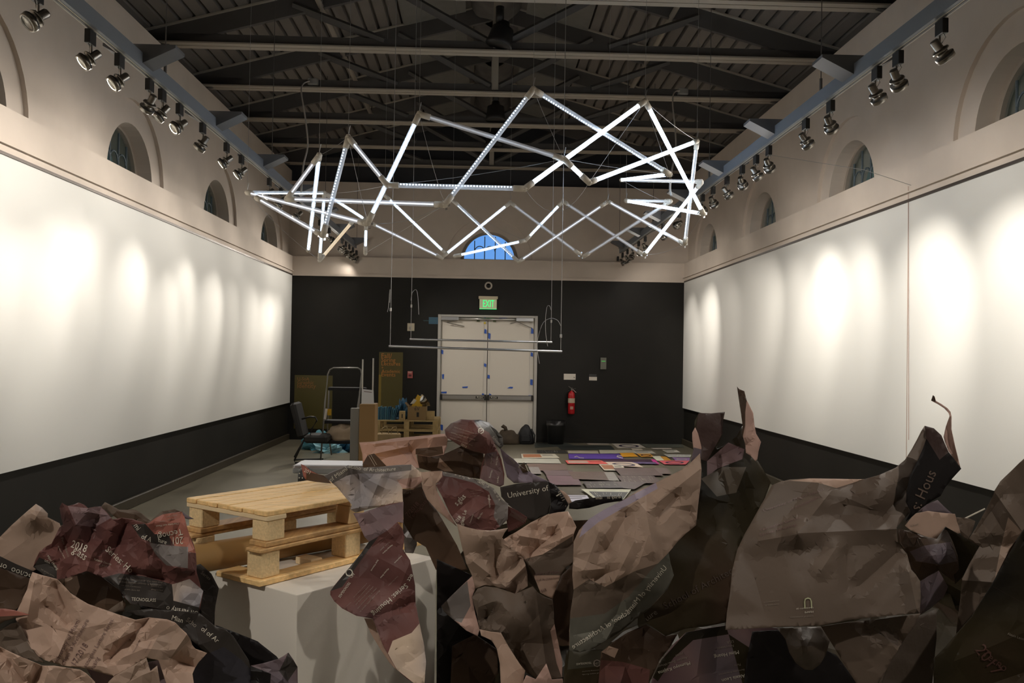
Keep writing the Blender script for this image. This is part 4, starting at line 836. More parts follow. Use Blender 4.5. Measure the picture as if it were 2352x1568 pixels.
# ------------------------------------------------------------------ plinth and pallets in front
A_, F_, R3 = Vector((-1.001, 3.46, 0)), Vector((-.663, 3.183, 0)), Vector((-.188, 3.781, 0))
u1 = (R3-F_).normalized(); u2 = Vector((-u1.y, u1.x, 0)); w1 = (R3-F_).length; w2 = .50
b = MB(); b.prism([F_, F_+u1*w1, F_+u1*w1+u2*w2, F_+u2*w2], (0, 0, .81)); pl_o = b.build('white_plinth', plinth_m)
bv = pl_o.modifiers.new('edge', 'BEVEL'); bv.width = .003; bv.segments = 2
tag(pl_o, 'white painted box plinth under the pine pallets', 'plinth')
def pallet_M(px, py, pz, ang): return Matrix.Translation((px, py, pz)) @ Matrix.Rotation(ang, 4, 'Z')
ANG = math.atan2(.8, .6)
def pine_pallet(label, M, deck_on, z0, zs):
    t = thing('pine_pallet', label, 'pallet', tuple(M.translation), 'pine pallets stacked on the plinth'); zt = zs
    t_base = z0
    if deck_on:
        j = 0
        for k, w in enumerate((.078, .072, .085, .07, .062, .075, .066)):
            b = MB(); b.bbox((-.005+.003*(k % 2), j, zt-.02), (.88, j+w-.005, zt-.001*(k % 3)), .003, None, M); b.build('deck_board', wood, t); j += w
        for x in (0, .44, .78): b = MB(); b.bbox((x, 0, zt-.038), (x+.095, .508, zt-.02), .002, None, M); b.build('cross_board', mat('light_pine_edge', (.72, .56, .34), .6), t)
        blocks_z = (z0+.02, zt-.038)
    else: blocks_z = (z0+.022, zt-.014)
    off = 0 if deck_on else -.012
    for x in (.005, .44, .79):
        for y in (.006, .41):
            b = MB(); b.bbox((x+off, y, blocks_z[0]), (x+off+.088, y+.088, blocks_z[1]), .004, None, M); b.build('block', chip if x < .1 or not deck_on else mat('pine_block', (.58, .40, .20), .65, noise_=.15), t)
    if deck_on:
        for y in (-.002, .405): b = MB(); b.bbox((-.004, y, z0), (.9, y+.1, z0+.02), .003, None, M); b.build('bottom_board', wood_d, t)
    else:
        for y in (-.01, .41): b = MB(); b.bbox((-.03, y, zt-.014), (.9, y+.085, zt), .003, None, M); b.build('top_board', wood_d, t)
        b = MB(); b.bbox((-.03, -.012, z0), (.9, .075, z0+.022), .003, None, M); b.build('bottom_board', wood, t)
        b = MB(); b.bbox((-.03, .076, z0), (.08, .25, z0+.022), .003, None, M); b.build('bottom_cross_board', wood, t)
        b = MB(); b.bbox((.30, .07, z0), (.36, .17, z0+.03), .003, None, M); b.build('wood_offcut', mat('light_pine_edge', (.72, .56, .34), .6), t)
    return t
PM = pallet_M(-.81, 3.315, 0, ANG)
pine_pallet('upper pine pallet with a closed plank top, stacked over the other pallet', PM, True, .951, 1.088)
pine_pallet('lower pine pallet standing on the white plinth', pallet_M(-.815, 3.305, 0, ANG), False, .812, .950)
def loc(M, x, y, z): return M @ Vector((x, y, z))
t = thing('cardboard_tube', 'thick brown cardboard tube lying on the plinth through the lower pallet', 'tube', tuple(loc(PM, -.1, .3, .87)))
b = MB(); a, c = loc(PM, -.22, .36, .872), loc(PM, .75, .22, .872)
b.cyl(a, c, .058, 32, cap=False); b.cyl(a, c, .052, 32, cap=False); q = (c-a).normalized(); b.build('tube_wall', kraft, t, True)

# white table edge with a stack of large sheets behind the pallets
t = thing('low_table', 'dark table behind the pallets carrying a stack of large white sheets', 'table', (-1.0, 5.4, 0))
xa, xb = at(672, 1075, 5.1).x, at(800, 1075, 5.1).x+.1; zt = at(740, 1076, 5.1).z
b = MB(); b.bbox((xa, 5.1, zt-.03), (xb, 5.36, zt), .004); b.build('tabletop', mat('grey_laminate', (.22, .22, .21), .4), t)
b = MB(); b.bbox((xb-.12, 5.2, .03), (xb-.07, 5.26, zt-.03), .003); b.bbox((xb-.28, 5.1, 0), (xb, 5.36, .03), .005); b.build('pedestal', trk_blk, t)
for k in range(6):
    b = MB(); M = Matrix.Translation(((xa+xb)/2, 5.22, zt+.0035*k)) @ Matrix.Rotation(.015*((k*7) % 5-2), 4, 'Z'); b.box((-(xb-xa)/2+.008*(k % 3), -.11, 0), ((xb-xa)/2-.01, .11, .0030), None, M)
    tag(b.build('large_sheet', mat('white_board', (.68, .68, .72), .5) if k > 3 else mat('grey_sheet', (.36, .32, .30), .5)), 'large sheet in the stack on the dark table, %s from the top' % ORD[5-k], 'sheet', 'stack of large sheets on the table')
b = MB(); q = at(700, 1093, 5.05); b.lathe([(0, -.05), (.035, -.05), (.04, -.03), (.04, .03), (.02, .05), (0, .05)], 16, Matrix.Translation(q)); o = b.build('dotted_black_pouch', trk_blk, smooth=True)
t2 = thing('dotted_black_pouch', 'black pouch with white dots hanging from the dark table edge', 'pouch', tuple(q)); o.name = 'pouch_body'; o.parent = t2; WORLD_LOC['pouch_body'] = q
for v in o.data.vertices: v.co -= q
b = MB()
for k in range(9): a_ = -2.2+.5*(k % 4); p = q+Vector((.041*math.cos(a_), .041*math.sin(a_), -.03+.025*(k//3))); b.cyl(p, p+Vector((0, -.002, 0)), .004, 6)
b.build('white_dot', txt_w, t2)

# ------------------------------------------------------------------ crumpled posters
TR = {'A': (0, 1080, 3.213), 'B': (420, 1000, 2.76), 'C': (660, 880, 3.459), 'D': (900, 1150, 3.752), 'E': (1240, 860, 2.215), 'F': (1640, 880, 2.2795), 'P': (0, 0, 1)}
def tp(T, q): o = TR[T]; return (o[0]+q[0]/o[2], o[1]+q[1]/o[2])
def inside(p, poly):
    c = False; n = len(poly); j = n-1
    for i in range(n):
        xi, yi = poly[i][0], poly[i][1]; xj, yj = poly[j][0], poly[j][1]
        if (yi > p[1]) != (yj > p[1]) and p[0] < (xj-xi)*(p[1]-yi)/(yj-yi)+xi: c = not c
        j = i
    return c
SHEETS = {}
def sheet(label, T, outline, Y, gx=0, gy=0, m=None, regions=(), bumps=(), amp=1., scale=110, cell=11, seed=0, texts=(), folds=(), name='crumpled_poster', cat='poster', group='crumpled posters heaped in front', spread=None):
    """One paper sheet. Its outline is read off the photograph; each point gets its own distance Y (base, slope, bulges,
    creases), so the sheet bends in depth. gx, gy: change of distance per 100 pixels."""
    T0_ = T; out = [tp(T, q) for q in outline]; rng = random.Random(seed*7+3)
    regs = [([tp(T, q) for q in r[0]], r[1]) for r in regions]; bps = [(*tp(T, (q[0], q[1])), q[2]/TR[T][2], q[3]) for q in bumps]
    fds = [(*tp(T, f[0]), *tp(T, f[1]), f[2]*.5, f[3]*1.2/TR[T][2]) for f in folds]
    cx = sum(p[0] for p in out)/len(out); cy_ = sum(p[1] for p in out)/len(out)
    S1 = scale*.62; lv = []                                    # two sizes of flat facets meeting in creases
    xs = [p[0] for p in out]; ys = [p[1] for p in out]
    for S_, k_ in ((S1*.9, .24), (S1*.45, .12)):
        cpts = []; y = min(ys)-S_*1.2; row = 0
        while y < max(ys)+S_*1.5:
            x = min(xs)-S_*1.2+(S_/2 if row % 2 else 0)
            while x < max(xs)+S_*1.5: cpts.append((x+rng.uniform(-.42, .42)*S_, y+rng.uniform(-.42, .42)*S_)); x += S_
            y += S_*.85; row += 1
        cv, ce, cf, _, _, _ = geometry.delaunay_2d_cdt([Vector(p) for p in cpts], [], [], 0, 1e-4)
        h = [rng.uniform(-1, 1)*S_*k_*Y/F_PX*rng.choice((.5, 1, 1.4)) for _ in cv]
        tb = BVHTree.FromPolygons([Vector((v.x, v.y, h[i_])) for i_, v in enumerate(cv)], cf); lv.append((cv, ce, tb))
    def depth(x, y):
        d = Y+gx*(x-cx)/100+gy*(y-cy_)/100
        for bx_, by_, r, h in bps: d += h*math.exp(-((x-bx_)**2+(y-by_)**2)/(r*r))
        for x0, y0, x1, y1, h, w in fds:                      # ridge along a segment
            L2 = (x1-x0)**2+(y1-y0)**2; t_ = max(0, min(1, ((x-x0)*(x1-x0)+(y-y0)*(y1-y0))/L2)); dd = math.hypot(x-x0-t_*(x1-x0), y-y0-t_*(y1-y0))
            d += h*max(0, 1-dd/w)
        if amp:
            for q_ in lv:
                hit = q_[2].ray_cast(Vector((x, y, 50)), Vector((0, 0, -1)))
                if hit[0] is not None: d += amp*hit[0].z
        return d
    pts = []; edges = []
    def ring_(poly, closed=True):
        st = len(pts); n = len(poly)
        for i in range(n):
            a, c = poly[i], poly[(i+1) % n]; L = math.hypot(c[0]-a[0], c[1]-a[1]); k = max(1, int(L/(cell*1.2)))
            for j in range(k): pts.append((a[0]+(c[0]-a[0])*j/k, a[1]+(c[1]-a[1])*j/k))
        n2 = len(pts)-st
        for i in range(n2): edges.append((st+i, st+(i+1) % n2))
    ring_(out)
    for r, _ in regs: ring_(r)
    if amp > .25:
        segs = [(q_[0][a], q_[0][c]) for q_ in lv for a, c in q_[1]]+[(Vector(f[:2]), Vector(f[2:4])) for f in fds]
        for A2, C2 in segs:
            if inside(A2, out) and inside(C2, out) and inside((A2+C2)/2, out):
                k = max(1, int((C2-A2).length/(cell*1.2))); st = len(pts)
                for j_ in range(k+1): q_ = A2.lerp(C2, j_/k); pts.append((q_.x, q_.y))
                for j_ in range(k): edges.append((st+j_, st+j_+1))
    xs = [p[0] for p in out]; ys = [p[1] for p in out]
    y = min(ys)+cell/2; row = 0
    while y < max(ys):
        x = min(xs)+(cell/2 if row % 2 else 0)
        while x < max(xs):
            q = (x+rng.uniform(-.3, .3)*cell, y+rng.uniform(-.3, .3)*cell)
            if inside(q, out): pts.append(q)
            x += cell
        y += cell*.87; row += 1
    V, E_, Fc, _, _, _ = geometry.delaunay_2d_cdt([Vector(p) for p in pts], edges, [], 0, 1e-4)
    fs = [f for f in Fc if inside(((V[f[0]].x+V[f[1]].x+V[f[2]].x)/3, (V[f[0]].y+V[f[1]].y+V[f[2]].y)/3), out)]
    P3 = [at(v.x, v.y, depth(v.x, v.y)) for v in V]
    usedv = sorted({i for f in fs for i in f}); re_ = {v: i for i, v in enumerate(usedv)}
    P3u = [P3[i] for i in usedv]; org = sum(P3u, Vector())/len(P3u)
    t = None; me = bpy.data.meshes.new(name)
    me.from_pydata([p-org for p in P3u], [], [[re_[i] for i in f] for f in fs]); me.materials.append(m)
    mats = [m]
    for r, mm in regs:
        if mm not in mats: mats.append(mm); me.materials.append(mm)
    for pi_, f in enumerate(fs):
        c = ((V[f[0]].x+V[f[1]].x+V[f[2]].x)/3, (V[f[0]].y+V[f[1]].y+V[f[2]].y)/3)
        for r, mm in regs:
            if inside(c, r): me.polygons[pi_].material_index = mats.index(mm)
        me.polygons[pi_].use_smooth = True
    o = bpy.data.objects.new(name, me); C.objects.link(o); o.location = org; WORLD_LOC[o.name] = org
    ea = me.attributes.get('sharp_edge') or me.attributes.new('sharp_edge', 'BOOLEAN', 'EDGE')
    bm = bmesh.new(); bm.from_mesh(me)
    for e in bm.edges:
        if len(e.link_faces) == 2 and e.calc_face_angle(0) > .24: e.smooth = False
    bm.normal_update(); bm.to_mesh(me); bm.free()
    sd = o.modifiers.new('thickness', 'SOLIDIFY'); sd.thickness = .0012; sd.offset = 0
    tag(o, label, cat, group)
    bvh = BVHTree.FromPolygons(P3, fs)
    for tx in texts:
        string, p0, p1, mm = tx[:4]; hs = tx[4] if len(tx) > 4 else 1.; bend = tx[5] if len(tx) > 5 else 0
        p0 = tp(T0_, p0); p1 = tp(T0_, p1); vs, ff = text_mesh(string, 0)
        dx, dy = p1[0]-p0[0], p1[1]-p0[1]; nx, ny = dy, -dx; out3 = []; ok = []
        flip = -1 if hs < 0 else 1; hs = abs(hs)
        for u, v in vs:
            x = p0[0]+dx*u+nx*v*hs*flip; y = p0[1]+dy*u+ny*v*hs*flip; bb = bend*4*u*(1-u); x += nx*bb; y += ny*bb
            d = ray(x, y).normalized(); hit = bvh.ray_cast(CAM, d)
            if hit[0] is None: out3.append(Vector()); ok.append(False)
            else: out3.append(hit[0]-d*.0035); ok.append(True)
        ff = [f for f in ff if all(ok[i] for i in f)]
        if ff:
            lb = MB(); keep = sorted({i for f in ff for i in f}); rm = {v: i for i, v in enumerate(keep)}
            lb.add([out3[i] for i in keep], [[rm[i] for i in f] for f in ff]); lb.build('printed_lettering', mm, o)
    SHEETS[label] = o
    return o
# support heap added on the floor, coloured dark so gaps read as shade
def heap(label, poly, top, seed, m):
    b = MB(); rng = random.Random(seed); xs = [p[0] for p in poly]; ys = [p[1] for p in poly]; c = .07
    nx = int((max(xs)-min(xs))/c)+1; ny = int((max(ys)-min(ys))/c)+1; idx = {}
    for i in range(nx+1):
        for j in range(ny+1):
            x = min(xs)+i*c; y = min(ys)+j*c
            e = min(1, min(i, nx-i, j, ny-j)/3)
            z = max(0, (top(x, y)+.10*noise.noise(Vector((x*3, y*3, seed)))+.06*abs(noise.noise(Vector((x*9, y*9, seed)))))*e)
            idx[i, j] = len(b.v); b.v.append(Vector((x+rng.uniform(-.02, .02), y+rng.uniform(-.02, .02), z)))
    for i in range(nx):
        for j in range(ny): b.f.append([idx[i, j], idx[i+1, j], idx[i+1, j+1], idx[i, j+1]]); b.mi.append(None)
    tag(b.build('paper_heap', m), label, 'paper heap', None, 'stuff')
sheet('added dark layer painting the shade behind the left pile', 'P', [(-60, 1270), (120, 1250), (300, 1290), (470, 1330), (560, 1420), (640, 1480), (660, 1720), (-60, 1720)], 3.55, m=blackp, amp=1, scale=120, seed=80)  # dark sheet added behind the gaps, in place of shade
sheet('added dark layer painting the shade behind the right papers', 'P', [(1100, 1220), (1240, 1180), (1320, 1195), (1420, 1190), (1560, 1180), (1700, 1150), (1900, 1180), (2080, 1195), (2200, 1230), (2330, 1240), (2420, 1300), (2420, 1680), (1010, 1680), (1010, 1330)], 3.85, m=olive, amp=1, scale=150, seed=81)  # added so the floor does not show through; its dark colour stands for shade
heap('added dark paper heap on the floor left of the plinth', [(-2.6, 2.75), (-1.16, 3.75)], lambda x, y: .42+.45*max(0, y-3), 1, olive)
heap('added dark paper heap on the floor right of the plinth', [(-.1, 2.95), (2.3, 4.4)], lambda x, y: .5+.25*max(0, y-3.2), 2, olive)
# ---- back middle group
sheet('pinkish blank paper folded in a long roll behind the pallets', 'C', [(572, 470), (700, 462), (870, 435), (1060, 418), (1250, 400), (1275, 440), (1268, 500), (1245, 565), (1130, 585), (1020, 565), (1035, 620), (1048, 672), (900, 672), (800, 670), (740, 610), (690, 560), (640, 570), (600, 640), (595, 560)], 4.1, gx=-.05, m=pink,
      regions=[([(1020, 520), (1230, 500), (1240, 560), (1130, 583), (1020, 563)], brownp)], folds=[((700, 480), (1250, 420), -.10, 60), ((690, 560), (960, 500), -.08, 40), ((960, 500), (1040, 660), .06, 50)], amp=.8, scale=80, seed=1)
sheet('dark plum poster arched like a pillow at the very back of the heap', 'C', [(1250, 370), (1300, 318), (1380, 286), (1460, 292), (1530, 290), (1600, 312), (1660, 370), (1712, 430), (1715, 495), (1690, 520), (1640, 470), (1700, 600), (1725, 720), (1720, 805), (1690, 822), (1600, 790), (1530, 755), (1540, 660), (1570, 560), (1480, 540), (1380, 500), (1300, 450), (1262, 430)], 4.25, m=maroon,
      regions=[([(1480, 294), (1530, 290), (1600, 312), (1660, 370), (1712, 430), (1715, 495), (1690, 520), (1640, 460), (1600, 390), (1520, 350)], char), ([(1575, 560), (1660, 540), (1710, 700), (1722, 800), (1690, 822), (1530, 755)], maroon2)],
      bumps=[(1450, 400, 160, -.25)], folds=[((1470, 300), (1700, 600), -.06, 60), ((1570, 560), (1600, 780), -.05, 50)], amp=.9, scale=90, seed=2,
      texts=[('fluent with the architecture of', (1325, 350), (1500, 405), txt_w, .6), ('this series of speakers and studio', (1310, 370), (1500, 428), txt_g, .6), ('crossing the limits of housing', (1300, 392), (1490, 452), txt_w, .6), ('in cities of the americas and', (1295, 412), (1480, 475), txt_g, .6), ('with new tools of urban form', (1290, 432), (1470, 497), txt_w, .6),
             ('tecnoglass', (1500, 310), (1540, 355), txt_w), ('School', (1625, 430), (1680, 490), txt_g), ('UM', (1528, 385), (1556, 380), txt_w), ('O', (1515, 402), (1565, 398), txt_w), ('2018', (1375, 490), (1420, 515), txt_w), ('University of Miami', (1625, 560), (1615, 640), txt_w), ('Lecture Series', (1565, 600), (1560, 650), txt_w), ('Housing', (1620, 690), (1605, 750), txt_w), ('New York', (1665, 580), (1655, 650), txt_w), ('Madrid', (1670, 740), (1665, 790), txt_w)])
sheet('lavender grey paper sloping down to the floor posters', 'C', [(1690, 512), (1740, 560), (1800, 605), (1850, 655), (1950, 720), (2080, 782), (1950, 790), (1800, 792), (1745, 745), (1720, 640)], 4.35, m=lav, amp=.5, scale=120, seed=3, folds=[((1700, 520), (2060, 780), -.08, 50)], texts=[('tecno', (1755, 590), (1800, 640), txt_w), ('glass', (1835, 660), (1890, 700), txt_w)])
sheet('small brown paper corner standing up before the floor posters', 'C', [(1842, 660), (1880, 628), (1912, 705), (1870, 712)], 4.32, m=brownp, amp=.2, seed=4)
sheet('dark sheet painting the shadowed hollow between the pillow and the pinkish roll', 'C', [(1030, 560), (1250, 560), (1380, 500), (1560, 545), (1560, 640), (1530, 760), (1250, 720), (1150, 700), (1040, 670)], 4.32, m=brownp, seed=5, scale=70, amp=1.3,  # shade of the hollow put into a dark sheet
      regions=[([(1190, 670), (1210, 590), (1260, 640), (1320, 700), (1250, 700)], tan)])
sheet('small maroon folded poster with two white stripes beside the roll', 'C', [(598, 640), (640, 570), (690, 558), (745, 612), (800, 672), (690, 700), (600, 680)], 4.0, m=brownp, amp=.5, seed=6, texts=[('-----------', (640, 575), (690, 660), txt_w), ('-----------', (655, 568), (705, 650), txt_w)])
sheet('charcoal poster reading University of, with its end rolled over', 'C', [(1690, 825), (1830, 795), (2070, 782), (2085, 845), (2090, 960), (2080, 1035), (1940, 1092), (1850, 1040), (1750, 960), (1700, 900)], 3.7, m=char, amp=.25, scale=160, seed=7, folds=[((2070, 782), (2085, 1035), -.06, 120)], texts=[('University of', (1755, 912), (2078, 850), txt_w)])
sheet('black rolled end of a poster with wrinkled lettering', 'C', [(2070, 782), (2120, 800), (2155, 835), (2200, 900), (2233, 965), (2205, 1015), (2130, 1030), (2080, 1040), (2092, 960), (2085, 850)], 3.62, m=blackp, amp=1.2, scale=50, seed=8, texts=[('Mi', (2095, 830), (2140, 900), txt_w), ('ami S', (2150, 860), (2215, 1000), txt_g)])
sheet('tan scrap of paper beside the black rolled poster end', 'C', [(2158, 842), (2200, 860), (2240, 900), (2262, 950), (2240, 965), (2215, 930)], 3.75, m=tan2, amp=.2, seed=9)
sheet('narrow black poster strip with upside-down lettering under the crumpled wall of paper', 'E', [(150, 655), (180, 640), (300, 622), (415, 618), (420, 640), (330, 655), (250, 678), (190, 685), (148, 682)], 3.5, m=blackp, amp=.4, seed=10, texts=[('ersity of Miami', (412, 628), (285, 634), txt_w, -1)])
# ---- middle group, crop C
sheet('orange and maroon poster corner lying on the white sheets', 'C', [(107, 640), (140, 655), (180, 690), (245, 722), (300, 735), (350, 795), (240, 785), (150, 770), (128, 740)], 3.95, m=brick, amp=.7, seed=11, scale=60, texts=[('201', (130, 700), (175, 722), txt_w)], regions=[([(150, 700), (300, 735), (350, 795), (240, 785), (150, 770)], brownp)])
sheet('cloudy pale poster draped over the pallets reading School of Architecture', 'C', [(292, 735), (360, 700), (440, 672), (480, 650), (600, 668), (740, 662), (880, 648), (985, 645), (1062, 705), (1230, 695), (1200, 735), (1075, 780), (1000, 840), (915, 835), (918, 950), (800, 965), (640, 1000), (540, 1026), (500, 1000), (512, 965), (450, 890), (390, 820), (330, 770)], 3.42, gx=.03, m=cloudy,
      regions=[([(292, 735), (440, 672), (480, 650), (740, 662), (985, 645), (985, 690), (740, 720), (560, 715), (470, 735), (350, 800)], greyp), ([(870, 765), (1060, 740), (1075, 780), (1000, 840), (915, 835)], pink)],
      folds=[((480, 650), (520, 960), -.06, 60), ((985, 650), (915, 950), -.05, 60), ((520, 720), (690, 880), .05, 60), ((750, 730), (640, 990), -.05, 50), ((500, 1000), (915, 940), -.06, 50)], amp=1.1, scale=85, seed=12, cell=9,
      texts=[('of Miami', (345, 785), (480, 688), txt_w), ('School of Architecture', (485, 668), (860, 690), txt_w, 1, -.055)])
sheet('pale paper strip hanging from the draped poster down between two dark posters', 'C', [(1062, 705), (1230, 695), (1240, 760), (1180, 800), (1190, 860), (1260, 990), (1350, 1140), (1260, 1070), (1180, 1000), (1110, 920), (1072, 830), (1070, 780)], 3.4, m=tan2, amp=.8, scale=70, seed=13, regions=[([(1180, 850), (1260, 990), (1350, 1140), (1230, 1020)], pink)])
sheet('brown shadowed poster with faint print hanging behind the pale strip', 'C', [(915, 838), (1000, 842), (1062, 782), (1100, 900), (1180, 1000), (1230, 1080), (1350, 1290), (1430, 1480), (1300, 1500), (1180, 1480), (1100, 1300), (1000, 1240), (925, 1110)], 3.6, m=brownp, amp=.6, scale=140, seed=14, texts=[('cture', (925, 880), (985, 872), txt_g), ('Tecnoglass', (985, 1085), (1110, 940), mat('dim_red_lettering', (.11, .05, .04), .5)), ('7/2018', (960, 1060), (1050, 960), mat('dim_red_lettering', (.11, .05, .04), .5))])
sheet('dark rounded poster curl in the shadow right of the hanging poster', 'C', [(918, 1080), (985, 1100), (1028, 1180), (1030, 1280), (1000, 1350), (935, 1345), (918, 1200)], 3.7, m=greyp, amp=.2, seed=15, bumps=[(930, 1220, 60, -.08)])
sheet('crumpled maroon poster with a grey lettered band along its top edge', 'C', [(1230, 700), (1340, 722), (1440, 745), (1540, 775), (1640, 835), (1705, 925), (1755, 955), (1750, 1080), (1690, 1140), (1650, 1165), (1530, 1170), (1440, 1155), (1350, 1122), (1290, 1030), (1230, 900), (1180, 810), (1230, 740)], 3.35, m=maroon,
      regions=[([(1230, 700), (1340, 722), (1440, 745), (1540, 775), (1640, 835), (1705, 925), (1755, 955), (1750, 1080), (1690, 1140), (1640, 1060), (1650, 960), (1600, 860), (1480, 790), (1330, 750), (1240, 735)], greyp)],
      amp=1.7, scale=60, seed=16, cell=8, texts=[('University of Miami S', (1245, 712), (1600, 830), txt_w, 1, .045), ('ool of A', (1635, 850), (1680, 935), txt_w), ('s.glas', (1350, 975), (1420, 905), txt_w, 1.3), ('2018', (1345, 1120), (1385, 1065), txt_w, 1.2), ('glass Le', (1395, 1130), (1425, 1010), txt_w, 1), ('tecnoglass', (1615, 985), (1605, 885), txt_w), ('Lausanne', (1455, 1110), (1480, 1040), txt_w, .8), ('Berlin', (1520, 1080), (1555, 1030), txt_w, .8), ('studio of housing', (1455, 860), (1540, 850), txt_g, .7), ('and the urban form', (1455, 880), (1540, 870), txt_g, .7), ('in the city edges', (1455, 900), (1530, 892), txt_g, .7)])
sheet('small maroon striped poster corner right of the lettered band', 'C', [(1752, 975), (1830, 1010), (1905, 1062), (1890, 1110), (1830, 1150), (1755, 1180), (1740, 1080)], 3.45, m=maroon, amp=1.2, scale=45, seed=17, texts=[('||||||||||||||||', (1770, 1040), (1880, 1100), txt_g, 1.5)])
# ---- hanging strip over the plinth, crop B
sheet('long maroon lettered poster hanging from the pallets over the plinth front', 'B', [(1080, 492), (1140, 488), (1220, 460), (1310, 432), (1398, 420), (1397, 555), (1360, 548), (1392, 590), (1405, 640), (1395, 720), (1440, 790), (1455, 860), (1472, 950), (1475, 1060), (1500, 1190), (1530, 1330), (1542, 1440), (1530, 1570), (1480, 1580), (1420, 1540), (1358, 1485), (1310, 1405), (1265, 1320), (1228, 1220), (1205, 1160), (1100, 1142), (1010, 1095), (960, 1050), (935, 1010), (935, 985), (960, 950), (1010, 890), (1065, 825), (1130, 745), (1180, 672), (1150, 640), (1125, 580), (1100, 530)], 3.08, gy=-.04, m=maroon, cell=9,
      regions=[([(1080, 492), (1220, 460), (1398, 420), (1397, 555), (1360, 548), (1300, 600), (1180, 672), (1150, 640)], maroon2), ([(1500, 1190), (1530, 1330), (1542, 1440), (1530, 1570), (1480, 1580), (1358, 1485), (1300, 1380), (1330, 1300), (1450, 1250)], cloudy), ([(935, 985), (1130, 745), (1180, 672), (1240, 640), (1100, 830), (1010, 960)], char)],
      folds=[((1150, 640), (1390, 560), -.05, 60), ((1440, 800), (1300, 1150), -.03, 70), ((1205, 1160), (1475, 1050), .05, 40), ((1330, 640), (1180, 480), -.04, 50)], amp=.75, scale=80, seed=20,
      texts=[('Series: Housing', (1410, 935), (1195, 1125), txt_w, 1), ('Lect', (1455, 860), (1420, 915), txt_w, 1), ('TECNOGLASS', (1052, 925), (985, 1020), txt_w, 1.2), ('UM', (1068, 903), (1090, 882), txt_w), ('O', (1052, 902), (1088, 868), txt_w), ('________________', (1110, 835), (1180, 735), txt_g, .3), ('________________________', (1235, 690), (1370, 565), txt_w, .25), ('Momoyo Kaijima', (1325, 690), (1265, 745), txt_w, 1), ('Enrique Norten', (1385, 760), (1340, 805), txt_w, 1), ('Sarah Vidanovic', (1235, 785), (1190, 855), txt_w, 1), ('Mariana Simas', (1300, 840), (1250, 900), txt_w, 1), ('Tokyo  Japan', (1310, 670), (1250, 725), txt_g, .8), ('Ursula Dannoritzer', (1360, 890), (1300, 950), txt_g, 1),
             ('architecture series with the', (1165, 935), (1080, 1025), txt_g, .7), ('crossing speakers and studio', (1185, 945), (1085, 1055), txt_g, .7), ('urban form of housing and', (1205, 955), (1095, 1070), txt_g, .7), ('cities in the americas new', (1225, 965), (1105, 1095), txt_g, .7), ('form and public space in', (1245, 980), (1120, 1115), txt_g, .7), ('school of architecture', (1065, 1055), (1005, 1110), txt_g, .7)])
sheet('tan back edge curling out under the hanging maroon poster', 'B', [(1150, 1158), (1208, 1160), (1235, 1245), (1270, 1330), (1330, 1430), (1360, 1490), (1310, 1440), (1250, 1350), (1190, 1250)], 3.13, m=tan2, amp=.3, seed=21)
# ---- centre, crop D
sheet('black filler layer painting the shade at the bottom between plinth and tan papers', 'D', [(388, 500), (690, 640), (720, 900), (900, 1250), (950, 1700), (500, 1700), (385, 1700)], 3.5, m=blackp, amp=1, scale=120, seed=22)  # background filler, black in place of the shade in the gaps
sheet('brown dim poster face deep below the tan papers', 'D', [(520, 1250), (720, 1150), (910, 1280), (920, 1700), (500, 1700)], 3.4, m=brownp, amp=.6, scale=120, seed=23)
sheet('tan smooth paper with a concave top hanging in the centre', 'D', [(560, 195), (640, 225), (740, 248), (850, 255), (930, 245), (1000, 233), (970, 275), (950, 315), (1000, 370), (1060, 425), (1130, 490), (1150, 540), (1170, 640), (1172, 735), (1060, 805), (980, 765), (880, 735), (790, 728), (720, 755), (690, 640), (640, 530), (610, 420), (585, 310)], 3.12, m=tan, cell=9,
      folds=[((700, 520), (980, 740), -.07, 60), ((880, 380), (900, 640), .05, 50), ((990, 480), (960, 660), -.05, 50), ((1100, 500), (900, 660), .06, 50), ((1150, 560), (1010, 700), -.04, 50)], amp=.3, scale=120, seed=24, bumps=[(780, 300, 150, -.08)])
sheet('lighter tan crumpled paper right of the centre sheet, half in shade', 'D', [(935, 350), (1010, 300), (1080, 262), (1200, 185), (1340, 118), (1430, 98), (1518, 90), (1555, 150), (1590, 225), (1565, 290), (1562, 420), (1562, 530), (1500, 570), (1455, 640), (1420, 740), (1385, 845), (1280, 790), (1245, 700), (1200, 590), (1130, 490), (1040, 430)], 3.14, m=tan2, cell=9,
      folds=[((1100, 300), (1340, 340), -.05, 60), ((1270, 150), (1250, 330), .05, 60), ((935, 350), (1130, 470), -.06, 45), ((1400, 290), (1180, 460), .08, 60), ((1560, 280), (1300, 400), -.05, 60)], amp=.8, scale=90, seed=25, regions=[([(1150, 500), (1300, 460), (1560, 300), (1562, 530), (1455, 640), (1430, 640), (1180, 640)], greytan_shaded)],  # darker region paints the shaded half of this sheet
      texts=[('University of Miami', (1165, 650), (1450, 620), txt_d, 1), ('School of Architecture', (1180, 700), (1440, 670), txt_d, 1), ('2018', (1275, 800), (1335, 775), txt_d, 1.2)])
sheet('orange-brown dim poster between centre papers and the tall crumpled sheet', 'D', [(1385, 850), (1420, 740), (1460, 640), (1565, 540), (1600, 700), (1600, 900), (1560, 1700), (1400, 1700), (1380, 1100)], 3.4, m=brownp, amp=.5, seed=26, scale=120)
sheet('plum-tan triangular flap sticking out left of the centre paper', 'D', [(425, 905), (560, 770), (700, 640), (718, 700), (715, 765), (690, 830), (720, 980), (757, 1110), (740, 1165), (640, 1115), (540, 1030), (450, 955)], 3.2, gx=-.05, m=pink, amp=.6, scale=80, seed=27, regions=[([(425, 905), (560, 770), (650, 690), (680, 900), (600, 1050), (540, 1030), (450, 955)], greyp)])
